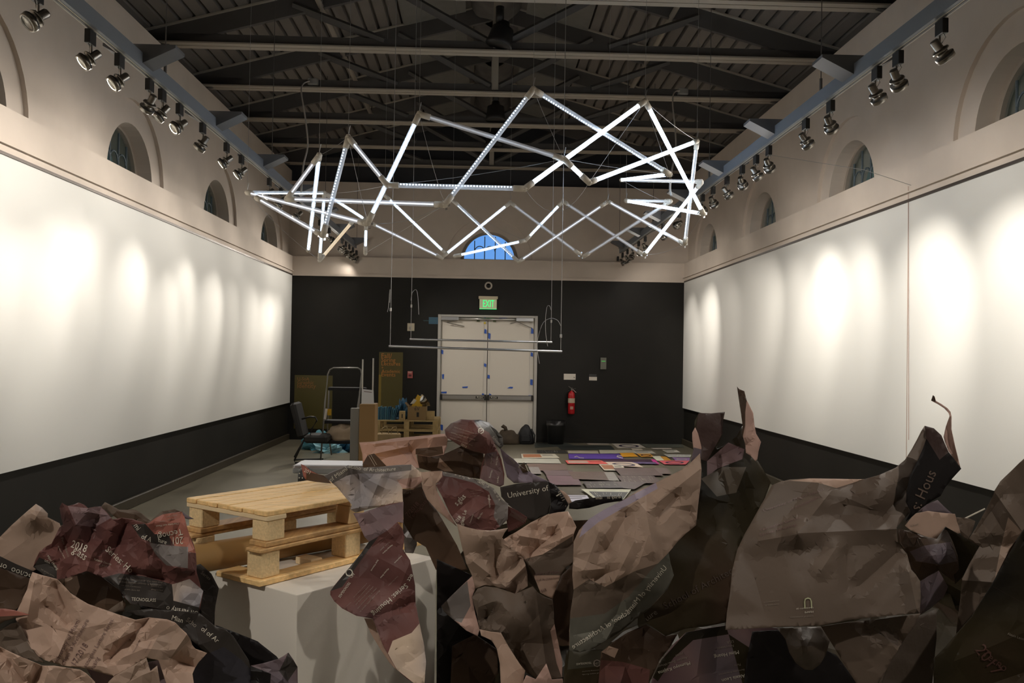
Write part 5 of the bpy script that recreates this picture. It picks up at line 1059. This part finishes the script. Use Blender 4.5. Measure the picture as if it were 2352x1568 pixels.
sheet('large shaded brown paper back hanging low in the centre', 'D', [(690, 830), (740, 755), (800, 735), (900, 745), (990, 775), (1065, 800), (1130, 770), (1215, 735), (1260, 790), (1330, 830), (1385, 850), (1395, 950), (1400, 1060), (1430, 1200), (1470, 1390), (1465, 1520), (1380, 1540), (1240, 1530), (1160, 1480), (1060, 1380), (960, 1270), (880, 1230), (800, 1150), (750, 1085), (735, 980)], 3.08, m=greytan_shaded, cell=9,
      folds=[((740, 1070), (940, 1130), -.05, 50), ((1240, 780), (1340, 1500), -.03, 90), ((900, 940), (740, 1080), .05, 60), ((1080, 1280), (1200, 1520), .06, 60), ((740, 860), (760, 1080), -.04, 50)], amp=.8, scale=110, seed=28, bumps=[(1050, 1000, 200, -.08)], regions=[([(1365, 1120), (1400, 1060), (1470, 1390), (1465, 1520), (1420, 1400)], pink)])
sheet('pinkish tan paper edge spilling to the bottom under the centre sheet', 'D', [(757, 1105), (850, 1125), (940, 1135), (1010, 1260), (1100, 1400), (1150, 1462), (1130, 1560), (1150, 1700), (945, 1700), (930, 1400), (905, 1275), (860, 1200), (770, 1160)], 3.0, m=tan2, amp=.6, scale=90, seed=29)
sheet('brown folded paper tips at the bottom edge of the centre', 'D', [(1130, 1560), (1160, 1500), (1240, 1535), (1330, 1400), (1380, 1540), (1470, 1530), (1500, 1700), (1120, 1700)], 2.95, m=pink, amp=1, scale=60, seed=30)
# ---- tall crumpled sheet and dark sheet, crop E
sheet('tall dark brown-black poster rising to a jagged top against the wall', 'E', [(808, 195), (870, 197), (942, 190), (932, 235), (928, 300), (900, 380), (960, 345), (1000, 315), (1030, 260), (1045, 300), (1050, 380), (1080, 420), (1110, 440), (1140, 490), (1175, 548), (1140, 640), (1105, 720), (1055, 800), (1010, 870), (992, 950), (985, 1020), (960, 1150), (948, 1260), (850, 1280), (740, 1292), (640, 1330), (540, 1260), (520, 1180), (600, 1100), (660, 1000), (640, 910), (700, 840), (790, 765), (812, 600), (815, 430), (790, 330), (785, 240)], 3.0, gy=-.02, m=olive, cell=11,
      regions=[([(808, 195), (942, 190), (928, 300), (850, 440), (815, 430), (790, 300)], mat('dark_maroon_print', (.052, .030, .026), .45, bump=.15)), ([(850, 440), (960, 345), (1040, 380), (1030, 430), (900, 480), (850, 520)], maroon2), ([(820, 530), (930, 470), (1050, 470), (1000, 600), (900, 620)], mat('worn_brown_print', (.085, .065, .045), .5, noise_=.3, nscale=9))],
      folds=[((820, 440), (800, 760), -.03, 60), ((900, 470), (1060, 900), .05, 80), ((1000, 330), (1120, 700), -.05, 60)], amp=.45, scale=170, seed=31, texts=[('cture', (530, 1265), (600, 1215), txt_g), ('School of Architec', (640, 1195), (985, 1010), mat('faint_brown_lettering', (.06, .04, .03), .5), 1)])
sheet('forked paper spike, dark on the left and pale on the right, above the dark poster', 'E', [(1003, 60), (1013, 73), (1040, 84), (1052, 130), (1070, 165), (1085, 195), (1090, 250), (1100, 300), (1125, 342), (1112, 390), (1106, 432), (1096, 440), (1072, 412), (1048, 398), (1044, 350), (1035, 320), (1028, 300), (1032, 262), (1024, 200), (1013, 130)], 2.98, m=pink, cell=8,
      regions=[([(1003, 60), (1013, 73), (1040, 84), (1052, 130), (1045, 190), (1045, 260), (1030, 330), (1028, 300), (1032, 262), (1024, 200), (1013, 130)], brownp)], folds=[((1048, 130), (1046, 320), -.05, 30)], amp=.3, scale=60, seed=32)
sheet('pale tan curl of paper at the left of the dark poster top', 'E', [(790, 268), (805, 300), (822, 370), (820, 430), (800, 442), (775, 468), (768, 440), (782, 380), (775, 330), (775, 295)], 2.97, m=pink, cell=7, amp=.3, seed=33, regions=[([(783, 370), (822, 380), (820, 430), (775, 468), (768, 440)], maroon2)])
sheet('tall crumpled tan paper lettered University of Miami School of Architecture upside down', 'E', [(150, 1408), (150, 1300), (155, 1210), (172, 1100), (165, 1020), (170, 930), (172, 850), (200, 790), (250, 735), (330, 685), (420, 640), (500, 590), (590, 550), (665, 512), (720, 485), (770, 445), (815, 400), (822, 480), (818, 560), (805, 660), (795, 765), (740, 810), (700, 850), (655, 905), (665, 960), (682, 1020), (650, 1090), (600, 1145), (540, 1205), (480, 1250), (420, 1300), (340, 1350), (270, 1395), (200, 1412)], 2.93, gx=.01, m=tan, cell=9,
      regions=[([(150, 1408), (152, 1240), (330, 1215), (450, 1130), (560, 1000), (655, 905), (682, 1020), (650, 1090), (540, 1205), (420, 1300), (270, 1395), (200, 1412)], mat('grey_green_print', (.11, .105, .085), .5, noise_=.25, nscale=5, bump=.06, bscale=28, spec=.22)),
               ([(150, 1300), (160, 1100), (250, 1040), (330, 1080), (480, 1000), (600, 960), (655, 905), (560, 1000), (450, 1130), (330, 1215), (152, 1240)], greytan_shaded), ([(230, 735), (330, 685), (420, 640), (590, 550), (600, 580), (420, 680), (300, 750), (200, 830)], lav)],
      folds=[((815, 480), (600, 650), -.05, 60), ((440, 720), (340, 890), .05, 40), ((690, 620), (600, 720), .05, 40), ((480, 850), (380, 1050), -.05, 40), ((260, 1040), (400, 990), .04, 30), ((540, 700), (580, 900), -.04, 40), ((300, 800), (230, 980), -.04, 50)], amp=.9, scale=90, seed=34, bumps=[(500, 900, 260, -.10)],
      texts=[('University of Miami', (648, 985), (455, 1215), txt_w, -1), ('School of Architecture', (460, 1215), (170, 1395), txt_w, -1)])
sheet('dark olive poster strip with upside-down logo at the bottom centre-right', 'E', [(135, 1400), (200, 1412), (275, 1398), (330, 1400), (318, 1480), (290, 1640), (110, 1640)], 2.85, m=olive, amp=.4, seed=35, regions=[([(150, 1405), (330, 1400), (318, 1480), (140, 1500)], mat('olive_grey_print', (.05, .045, .03), .5))], texts=[('TECNOGLASS', (262, 1460), (185, 1468), txt_w, 1.1), ('UM', (302, 1462), (278, 1462), txt_g, 1), ('O', (310, 1448), (270, 1450), txt_g, 1), ('crossing lectures', (300, 1500), (215, 1508), txt_g, .7), ('of miami florida', (300, 1515), (215, 1523), txt_g, .7)])
sheet('plum brown crumpled poster under the tall tan sheet', 'E', [(312, 1410), (380, 1355), (440, 1315), (540, 1270), (640, 1330), (700, 1320), (660, 1390), (610, 1450), (560, 1560), (545, 1640), (290, 1640)], 2.82, m=brownp, amp=.9, scale=80, seed=36, regions=[([(312, 1410), (350, 1380), (400, 1395), (380, 1440)], tan2), ([(310, 1450), (420, 1460), (560, 1500), (545, 1640), (290, 1640)], maroon)])
sheet('dark maroon poster listing speakers upside down at the bottom edge', 'E', [(545, 1640), (575, 1540), (620, 1450), (680, 1370), (745, 1310), (850, 1290), (945, 1275), (1080, 1280), (1210, 1290), (1260, 1400), (1240, 1500), (1180, 1640)], 2.75, m=maroon2, amp=.5, scale=150, seed=37, regions=[([(620, 1450), (745, 1310), (945, 1275), (960, 1320), (780, 1350), (680, 1440), (600, 1560), (575, 1540)], olive), ([(960, 1320), (1240, 1500), (1180, 1640), (1050, 1640)], olive)],
      texts=[('Mimi Hoang', (1010, 1402), (885, 1428), txt_w, 1), ('USA', (985, 1350), (950, 1356), txt_g, 1), ('NArchitects', (985, 1372), (900, 1388), txt_g, 1), ('Momoyo Kaijima', (762, 1458), (600, 1510), txt_w, 1), ('Atelier Bow-Wow', (750, 1432), (600, 1480), txt_g, .8), ('Japan', (730, 1412), (690, 1425), txt_g, 1), ('Alexis Leon', (1042, 1522), (925, 1548), txt_w, 1), ('Bermudez Arquitectos', (1040, 1496), (910, 1522), txt_g, .8), ('Peru', (1020, 1468), (990, 1474), txt_g, 1)])
# ---- right group, crop F
sheet('dark olive poster filling the lower right corner with faint lettering', 'F', [(1700, 640), (1600, 800), (1540, 900), (1450, 1060), (1345, 1225), (1270, 1310), (1210, 1380), (1150, 1440), (1150, 1620), (1700, 1640)], 2.35, m=olive, amp=.5, scale=170, seed=40,
      texts=[('2017', (1365, 1395), (1465, 1535), mat('dim_red_lettering', (.11, .05, .04), .5), 1), ('Tecno', (1400, 1420), (1520, 1510), mat('dim_red_lettering', (.11, .05, .04), .5), 1), ('Alexis Leon', (1535, 1315), (1620, 1345), txt_g, 1), ('________________', (1440, 1050), (1620, 1150), mat('dim_red_lettering', (.11, .05, .04), .5), .3)])
sheet('long twisted tan paper rising at the right edge of the heap', 'F', [(1700, 330), (1640, 380), (1600, 415), (1565, 450), (1500, 512), (1470, 560), (1455, 600), (1420, 670), (1370, 760), (1335, 812), (1362, 830), (1390, 852), (1340, 940), (1300, 1020), (1290, 1130), (1275, 1240), (1268, 1312), (1345, 1225), (1400, 1140), (1455, 1055), (1550, 862), (1585, 815), (1612, 775), (1640, 760), (1700, 720)], 2.5, m=greytan_shaded, cell=10,
      folds=[((1470, 570), (1610, 770), -.05, 60), ((1390, 850), (1560, 850), .05, 50), ((1300, 1030), (1450, 1040), -.04, 50), ((1500, 600), (1370, 780), .04, 50)], amp=.5, scale=130, seed=41, regions=[([(1540, 700), (1612, 775), (1550, 862), (1470, 1020), (1500, 860)], tan)])
sheet('pale tan square-cornered paper behind the big plain sheet', 'F', [(1000, 745), (1050, 682), (1120, 668), (1180, 676), (1262, 684), (1290, 782), (1230, 800), (1160, 820), (1080, 790), (1030, 770)], 2.75, m=tan2, amp=.4, scale=80, seed=42, texts=[('School', (1030, 752), (1070, 742), txt_g)])
sheet('maroon paper sliver behind the pale tan paper', 'F', [(1050, 670), (1100, 640), (1170, 610), (1200, 640), (1230, 668), (1262, 690), (1120, 672)], 2.85, m=maroon2, amp=.5, seed=43)
sheet('pale rumpled paper edge right of the pale tan paper', 'F', [(1262, 700), (1330, 706), (1368, 720), (1350, 780), (1320, 830), (1292, 790)], 2.8, m=greytan_shaded, amp=.8, scale=50, seed=44)
sheet('dark green-black pointed poster standing behind the big plain sheet', 'F', [(1160, 820), (1212, 750), (1300, 800), (1388, 852), (1345, 930), (1300, 1015), (1262, 1050), (1250, 950), (1262, 880), (1240, 820)], 2.66, m=olive, amp=.3, seed=45)
sheet('plum crumpled poster bulging right of the big plain sheet', 'F', [(960, 760), (1030, 775), (1100, 800), (1165, 815), (1212, 750), (1250, 830), (1275, 900), (1282, 970), (1262, 1045), (1180, 980), (1090, 1040), (1060, 1000), (1025, 940), (1010, 890), (965, 830)], 2.7, m=brownp, amp=1.1, scale=80, seed=46, bumps=[(1160, 900, 130, -.12)], regions=[([(1100, 850), (1240, 830), (1275, 930), (1180, 950), (1060, 930), (1025, 880)], maroon2)])
sheet('grey plum folded paper low right of the big plain sheet', 'F', [(1075, 1040), (1120, 1010), (1175, 980), (1225, 1065), (1200, 1120), (1130, 1180), (1075, 1215), (1085, 1120)], 2.62, m=maroon2, amp=.8, scale=60, seed=47, folds=[((1175, 985), (1100, 1190), -.05, 50)])
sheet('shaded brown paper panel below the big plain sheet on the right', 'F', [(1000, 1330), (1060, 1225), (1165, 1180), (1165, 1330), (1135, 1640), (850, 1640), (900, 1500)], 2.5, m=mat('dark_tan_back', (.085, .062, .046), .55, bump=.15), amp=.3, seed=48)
sheet('triangular plum-tan paper pointing down below the big plain sheet', 'F', [(560, 1272), (700, 1250), (850, 1235), (1080, 1205), (1050, 1270), (1000, 1335), (930, 1450), (855, 1580), (810, 1640), (790, 1640), (700, 1500), (640, 1400)], 2.42, m=greytan_shaded, amp=.5, scale=130, seed=49, folds=[((780, 1230), (960, 1370), .06, 60), ((830, 1250), (960, 1400), -.05, 40)], regions=[([(780, 1240), (980, 1220), (960, 1375), (860, 1310)], mat('dark_tan_back', (.085, .062, .046), .55, bump=.15))])
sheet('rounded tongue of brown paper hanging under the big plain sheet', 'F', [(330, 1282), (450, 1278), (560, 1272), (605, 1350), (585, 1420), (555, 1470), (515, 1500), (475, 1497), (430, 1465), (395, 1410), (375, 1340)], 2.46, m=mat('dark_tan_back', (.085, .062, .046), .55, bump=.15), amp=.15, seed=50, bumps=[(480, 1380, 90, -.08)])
sheet('black backing layer painting the shade under the big plain sheet', 'F', [(200, 1300), (340, 1290), (640, 1420), (800, 1640), (150, 1640), (170, 1450)], 2.72, m=blackp, amp=.4, seed=51)  # black sheet standing in for the shade below the plain sheet
sheet('big plain paper sheet with a small upside-down U logo', 'F', [(305, 532), (345, 515), (400, 503), (500, 498), (640, 500), (790, 502), (870, 478), (950, 442), (1000, 400), (1035, 345), (1065, 290), (1085, 250), (1103, 222), (1112, 290), (1095, 340), (1060, 420), (1025, 490), (1010, 560), (1005, 622), (1030, 672), (990, 715), (955, 755), (962, 830), (985, 865), (1010, 892), (1020, 930), (1032, 975), (1055, 1000), (1078, 1035), (1082, 1110), (1075, 1203), (960, 1213), (850, 1222), (700, 1240), (560, 1268), (300, 1278), (60, 1290), (68, 1200), (85, 1090), (95, 980), (122, 870), (160, 790), (200, 720), (250, 630)], 2.48, gy=-.055, gx=.015, m=greytan_shaded, cell=10,
      folds=[((235, 825), (440, 790), -.045, 80), ((440, 785), (955, 762), -.055, 70), ((440, 785), (620, 556), -.06, 90), ((620, 556), (790, 502), .05, 60), ((690, 900), (700, 1070), .03, 40), ((950, 890), (760, 1060), .05, 50), ((1000, 560), (880, 700), .06, 60), ((1020, 990), (1060, 1180), -.05, 50), ((640, 860), (560, 980), -.03, 50)], amp=.35, scale=170, seed=52, bumps=[(880, 600, 150, -.06), (500, 1000, 300, -.05)],
      regions=[([(345, 515), (500, 498), (790, 502), (640, 548), (540, 520), (400, 510)], tan2), ([(440, 785), (620, 556), (870, 478), (1000, 560), (1005, 622), (1030, 672), (955, 755), (955, 765)], mat('facet_shade_back', (.10, .072, .054), .55, noise_=.08, nscale=3, bump=.06, bscale=28, spec=.22))],  # facet right of the crease painted darker, as turned from the light
      texts=[('U', (512, 1120), (470, 1122), mat('pale_green_lettering', (.42, .43, .26), .5), 1.15), ('UNIVERSITY OF', (520, 1170), (430, 1176), txt_w, .8), ('MIAMI', (520, 1190), (475, 1194), txt_w, .8), ('school of architecture', (520, 1215), (400, 1222), txt_g, .8), ('1215 Dickinson Drive', (340, 1135), (260, 1145), txt_g, .8), ('Coral Gables, FL', (340, 1152), (265, 1160), txt_g, .8),
             ('University of Miami School', (260, 672), (575, 560), txt_d, .55), ('of Architecture', (400, 668), (555, 598), txt_d, .7), ('Tecnoglass Lecture', (240, 775), (455, 705), txt_d, .6), ('Series: Housing', (240, 800), (430, 745), txt_d, .6)])
sheet('dark folded poster corner lettered Hous, raised above the big plain sheet', 'F', [(1103, 222), (1150, 235), (1190, 272), (1210, 320), (1228, 360), (1260, 400), (1294, 447), (1265, 478), (1235, 512), (1210, 545), (1185, 590), (1140, 615), (1090, 650), (1040, 695), (1005, 722), (1030, 672), (1005, 622), (1010, 560), (1025, 490), (1060, 420), (1095, 340), (1112, 290)], 2.5, gx=.05, m=blackp, amp=.2, scale=150, seed=53, texts=[('s: Hous', (1075, 670), (1165, 470), mat('faint_brown_lettering2', (.13, .09, .07), .5), 1.1)], regions=[([(1103, 222), (1150, 235), (1190, 272), (1230, 360), (1180, 400), (1112, 290)], mat('dark_maroon_print', (.052, .030, .026), .45, bump=.15))])
sheet('thin curling strip of paper rising above the folded dark corner', 'F', [(1137, 90), (1146, 62), (1154, 68), (1162, 92), (1190, 108), (1222, 130), (1238, 150), (1243, 175), (1243, 240), (1262, 330), (1280, 400), (1291, 444), (1260, 402), (1228, 355), (1212, 315), (1202, 282), (1214, 225), (1234, 172), (1228, 155), (1205, 130), (1170, 108), (1150, 98)], 2.56, m=pink, cell=6, amp=.3, scale=60, seed=54, folds=[((1238, 170), (1285, 430), -.03, 25)], regions=[([(1137, 90), (1146, 62), (1154, 68), (1160, 98)], brownp)])
b = MB(); b.cyl(at(2213, 1192, 3.1), at(2262, 1168, 3.1), .003, 8); tag(b.build('thin_white_rod', txt_w), 'thin white rod poking out at the right of the heap', 'rod')
# ---- left pile, crop A
sheet('tan blank poster back leaning at the left edge with a black lettered border', 'A', [(-80, 560), (0, 490), (90, 400), (180, 320), (265, 248), (310, 275), (352, 318), (350, 345), (440, 390), (470, 480), (400, 600), (320, 700), (245, 742), (225, 798), (120, 760), (0, 712), (-80, 690)], 3.35, m=tan, amp=.5, scale=150, seed=60, regions=[([(-80, 600), (0, 632), (120, 690), (245, 742), (225, 798), (120, 760), (0, 712), (-80, 690)], char)], texts=[('School of', (238, 768), (5, 680), txt_w, 1)], bumps=[(250, 330, 100, -.1)])
sheet('dark red paper spike pointing right behind the left pile', 'A', [(1345, 300), (1370, 325), (1432, 358), (1390, 360), (1350, 350)], 3.4, m=maroon2, amp=.2, seed=61)
sheet('pale folded paper tips behind the maroon pile at the left', 'A', [(745, 268), (775, 233), (830, 262), (880, 290), (1000, 290), (1050, 320), (1110, 370), (1200, 300), (1290, 285), (1345, 305), (1330, 400), (1080, 420), (900, 380)], 3.35, m=greytan_shaded, amp=.9, scale=60, seed=62, regions=[([(860, 300), (1000, 325), (1090, 385), (1080, 420), (900, 380), (820, 350)], brownp)])
sheet('black lettered poster at the far right of the left pile', 'A', [(1440, 700), (1480, 690), (1560, 762), (1615, 870), (1590, 1000), (1575, 1140), (1490, 1080), (1440, 900)], 3.32, m=char, amp=.9, scale=70, seed=63, texts=[('Series', (1480, 760), (1545, 810), txt_g)])
sheet('large crumpled maroon poster on top of the left pile lettered 2018 and Series', 'A', [(440, 275), (458, 238), (500, 262), (545, 252), (580, 237), (620, 252), (650, 278), (700, 268), (745, 265), (790, 310), (830, 360), (900, 350), (980, 360), (1080, 392), (1100, 388), (1150, 350), (1200, 325), (1265, 312), (1340, 303), (1362, 342), (1380, 420), (1400, 482), (1428, 540), (1446, 610), (1450, 680), (1450, 745), (1468, 810), (1482, 870), (1500, 890), (1490, 940), (1480, 1000), (1470, 1050), (1370, 1050), (1250, 1032), (1120, 1010), (960, 982), (915, 930), (880, 880), (820, 825), (750, 785), (640, 742), (560, 772), (490, 795), (430, 802), (380, 795), (330, 775), (245, 712), (262, 660), (290, 602), (340, 560), (380, 540), (410, 480), (440, 420), (465, 400), (450, 340)], 3.12, m=maroon, cell=8,
      regions=[([(1070, 392), (1200, 325), (1340, 303), (1362, 342), (1400, 482), (1446, 610), (1380, 600), (1290, 560), (1260, 500), (1140, 470)], brick), ([(970, 400), (1070, 392), (1140, 470), (1250, 470), (1260, 550), (1130, 540), (1040, 500)], char), ([(1100, 535), (1260, 555), (1388, 565), (1385, 722), (1230, 700), (1150, 620)], greyp), ([(760, 790), (880, 760), (1060, 780), (1270, 840), (1280, 960), (1470, 1000), (1470, 1050), (1250, 1032), (960, 982), (880, 880)], char), ([(500, 262), (650, 278), (745, 265), (820, 350), (700, 420), (560, 400)], maroon2), ([(1270, 840), (1400, 800), (1482, 870), (1500, 890), (1470, 1010), (1280, 960)], cloudy), ([(245, 712), (290, 640), (420, 700), (420, 800), (330, 775)], char)],
      folds=[((458, 240), (640, 560), -.09, 90), ((750, 270), (640, 560), .07, 70), ((930, 400), (800, 700), .07, 60), ((1060, 400), (1100, 700), -.07, 70), ((640, 740), (700, 560), -.05, 50), ((1380, 560), (1380, 720), -.05, 40), ((980, 760), (1200, 800), .06, 40), ((1060, 520), (1290, 720), -.05, 40)], amp=1.7, scale=75, seed=64,
      texts=[('2018', (520, 565), (632, 605), txt_w, 1.3), ('glass', (530, 600), (622, 665), txt_w, 1.3), ('Series: Ho', (775, 590), (960, 760), txt_w, 1.1), ('Yolande Daniels', (690, 660), (820, 700), txt_w, 1), ('SUMO', (728, 705), (790, 715), txt_g, 1), ('Mimi Hoang', (345, 635), (420, 735), txt_w, 1), ('USA', (328, 670), (365, 690), txt_w, 1), ('Momoyo Kaijima', (425, 560), (475, 650), txt_w, .9), ('Peru  Mexico', (450, 500), (500, 640), txt_g, .9), ('mi', (985, 410), (1010, 445), txt_w, 1.2), ('of A', (1040, 500), (1110, 530), txt_w, 1.2), ('ture', (1165, 525), (1225, 545), txt_w, 1.2),
             ('201', (1350, 490), (1275, 492), txt_w, 1.3), ('Tecnogl', (1342, 430), (1160, 470), txt_w, 1.1), ('Charlotte von Moos', (1320, 385), (1150, 405), txt_w, 1), ('Caribbean / Miami', (1300, 350), (1180, 375), txt_g, .8), ('Switzerland', (1305, 325), (1230, 340), txt_g, .8), ('TECNOGLASS', (970, 960), (1150, 970), txt_w, 1.2), ('in the design form of the new city', (880, 800), (1200, 830), txt_g, .6), ('urban series crossing lectures', (880, 825), (1190, 850), txt_g, .6), ('with tools of architecture', (895, 850), (1040, 865), txt_g, .7), ('lecture 6 pm', (1115, 855), (1200, 865), txt_g, .7), ('glasgow hall', (1115, 880), (1200, 890), txt_g, .7), ('public dates fall', (920, 880), (1030, 890), txt_g, .7), ('University o', (1465, 1040), (1230, 1000), txt_w, 1), ('fall spring series', (300, 730), (400, 785), txt_g, .7)])
sheet('brown sheet painting the shaded hollow below the maroon pile at the left', 'A', [(560, 772), (640, 742), (750, 785), (880, 880), (930, 990), (915, 1040), (780, 1045), (660, 990), (560, 930), (480, 860), (420, 800)], 3.25, m=brownp, amp=.8, scale=70, seed=65, regions=[([(480, 790), (570, 775), (590, 860), (560, 930), (480, 860)], tan)])  # dark colour stands for shade between the papers
sheet('greyish folded paper flap under the maroon pile', 'A', [(780, 1045), (840, 1000), (905, 960), (918, 1030), (850, 1050)], 3.1, m=greytan_shaded, amp=.4, seed=66)
sheet('dark brown sheet painting the shaded gap at the left edge below the tan poster', 'A', [(-80, 690), (120, 760), (225, 798), (210, 870), (140, 1010), (100, 1040), (-80, 1020)], 3.3, m=brownp, amp=.7, seed=67)  # gap filled by a dark sheet that stands for its shade
sheet('dark red paper tip poking in from the left edge', 'A', [(-60, 1020), (40, 1020), (100, 1030), (170, 1048), (222, 1066), (120, 1088), (40, 1110), (-60, 1160)], 2.85, m=brick, amp=.5, seed=68, regions=[([(-60, 1080), (222, 1066), (120, 1088), (-60, 1160)], brownp)])
sheet('grey crushed paper at the left edge below the red tip', 'A', [(-60, 1200), (35, 1160), (80, 1130), (135, 1118), (200, 1240), (255, 1345), (330, 1420), (200, 1390), (90, 1340), (-60, 1290)], 2.88, m=greytan_shaded, amp=1.2, scale=60, seed=69)
sheet('black glossy poster folds right of the pale sheet', 'A', [(930, 1040), (1100, 1020), (1250, 1032), (1470, 1050), (1590, 1150), (1660, 1170), (1720, 1220), (1790, 1330), (1835, 1400), (1852, 1470), (1852, 1640), (1430, 1640), (1420, 1450), (1520, 1345), (1400, 1240), (1300, 1130), (1100, 1100)], 3.02, m=char, amp=1.1, scale=90, seed=70, cell=9, regions=[([(1430, 1400), (1650, 1300), (1790, 1400), (1852, 1470), (1852, 1640), (1430, 1640)], mat('navy_black_print', (.03, .028, .036), .4, noise_=.3, bump=.2))],
      texts=[('Mian', (1265, 1100), (1345, 1125), txt_w, 1.1), ('ol of Ar', (1480, 1175), (1600, 1275), txt_w, 1.1), ('S', (955, 1035), (990, 1030), txt_w, 1), ('Scho', (1370, 1110), (1440, 1160), txt_g, 1.1)])
sheet('large pale crumpled sheet with dark printed lines across the left pile', 'A', [(240, 750), (320, 775), (420, 802), (470, 850), (520, 905), (600, 955), (650, 985), (760, 1022), (880, 1065), (1000, 1102), (1100, 1085), (1230, 1098), (1290, 1120), (1330, 1160), (1375, 1200), (1405, 1245), (1420, 1290), (1440, 1315), (1528, 1347), (1495, 1385), (1468, 1412), (1440, 1455), (1420, 1500), (1440, 1640), (1250, 1640), (1170, 1400), (1080, 1382), (980, 1440), (840, 1520), (740, 1490), (640, 1462), (540, 1450), (460, 1440), (400, 1420), (330, 1400), (250, 1350), (190, 1240), (118, 1100), (120, 1050), (142, 1005), (175, 930), (200, 880), (220, 800)], 2.9, m=tan2, cell=9,
      folds=[((420, 860), (530, 1120), .06, 60), ((250, 830), (200, 1100), -.05, 60), ((1100, 1090), (820, 1380), .08, 50), ((880, 1240), (1000, 1180), -.06, 50), ((1380, 1210), (1260, 1380), -.06, 60), ((540, 1110), (430, 1370), -.03, 50), ((340, 1000), (500, 1130), .04, 40), ((1250, 1380), (1440, 1450), .06, 50)], amp=1.1, scale=90, seed=71, regions=[([(1080, 1382), (1180, 1200), (1300, 1130), (1405, 1245), (1320, 1330), (1250, 1400)], tan)],
      texts=[('University of Miami', (415, 1440), (590, 1110), txt_d, 1), ('School of Architecture', (465, 1450), (655, 1105), txt_d, 1), ('17/2018', (560, 1440), (650, 1290), txt_d, 1.1), ('Tecnoglass Lecture Series:', (620, 1480), (840, 1100), txt_d, 1), ('Housing', (670, 1500), (735, 1385), txt_d, 1.1), ('Momoyo Kaijima', (985, 1345), (1035, 1250), txt_d, .8), ('Enrique Norten', (1075, 1345), (1120, 1260), txt_d, .8)])
sheet('small dark plum paper crumple at the foot of the plinth', 'A', [(1850, 1440), (1930, 1425), (2050, 1392), (2090, 1370), (2128, 1343), (2165, 1395), (2196, 1450), (2198, 1640), (1850, 1640)], 3.0, m=maroon2, amp=1.1, scale=60, seed=72, regions=[([(1850, 1440), (2000, 1500), (1990, 1640), (1850, 1640)], blackp), ([(2128, 1343), (2196, 1450), (2120, 1560), (2060, 1480)], char)])
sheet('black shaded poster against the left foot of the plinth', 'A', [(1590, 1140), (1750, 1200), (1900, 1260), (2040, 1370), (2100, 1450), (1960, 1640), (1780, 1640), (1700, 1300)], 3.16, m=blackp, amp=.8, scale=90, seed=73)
sheet('tan crumpled paper in the bottom left corner', 'A', [(-80, 1270), (0, 1302), (100, 1350), (200, 1392), (310, 1440), (400, 1440), (490, 1455), (590, 1470), (640, 1500), (700, 1560), (720, 1640), (-80, 1640)], 2.72, m=tan2, amp=1.4, scale=80, seed=74, folds=[((310, 1440), (220, 1640), .07, 50), ((0, 1310), (180, 1560), .05, 50)])
sheet('tan torn paper scraps in the bottom centre of the left pile', 'A', [(840, 1520), (980, 1440), (1080, 1382), (1110, 1480), (1160, 1440), (1180, 1560), (1200, 1640), (780, 1640), (800, 1560)], 2.8, m=tan, amp=1.3, scale=50, seed=75)
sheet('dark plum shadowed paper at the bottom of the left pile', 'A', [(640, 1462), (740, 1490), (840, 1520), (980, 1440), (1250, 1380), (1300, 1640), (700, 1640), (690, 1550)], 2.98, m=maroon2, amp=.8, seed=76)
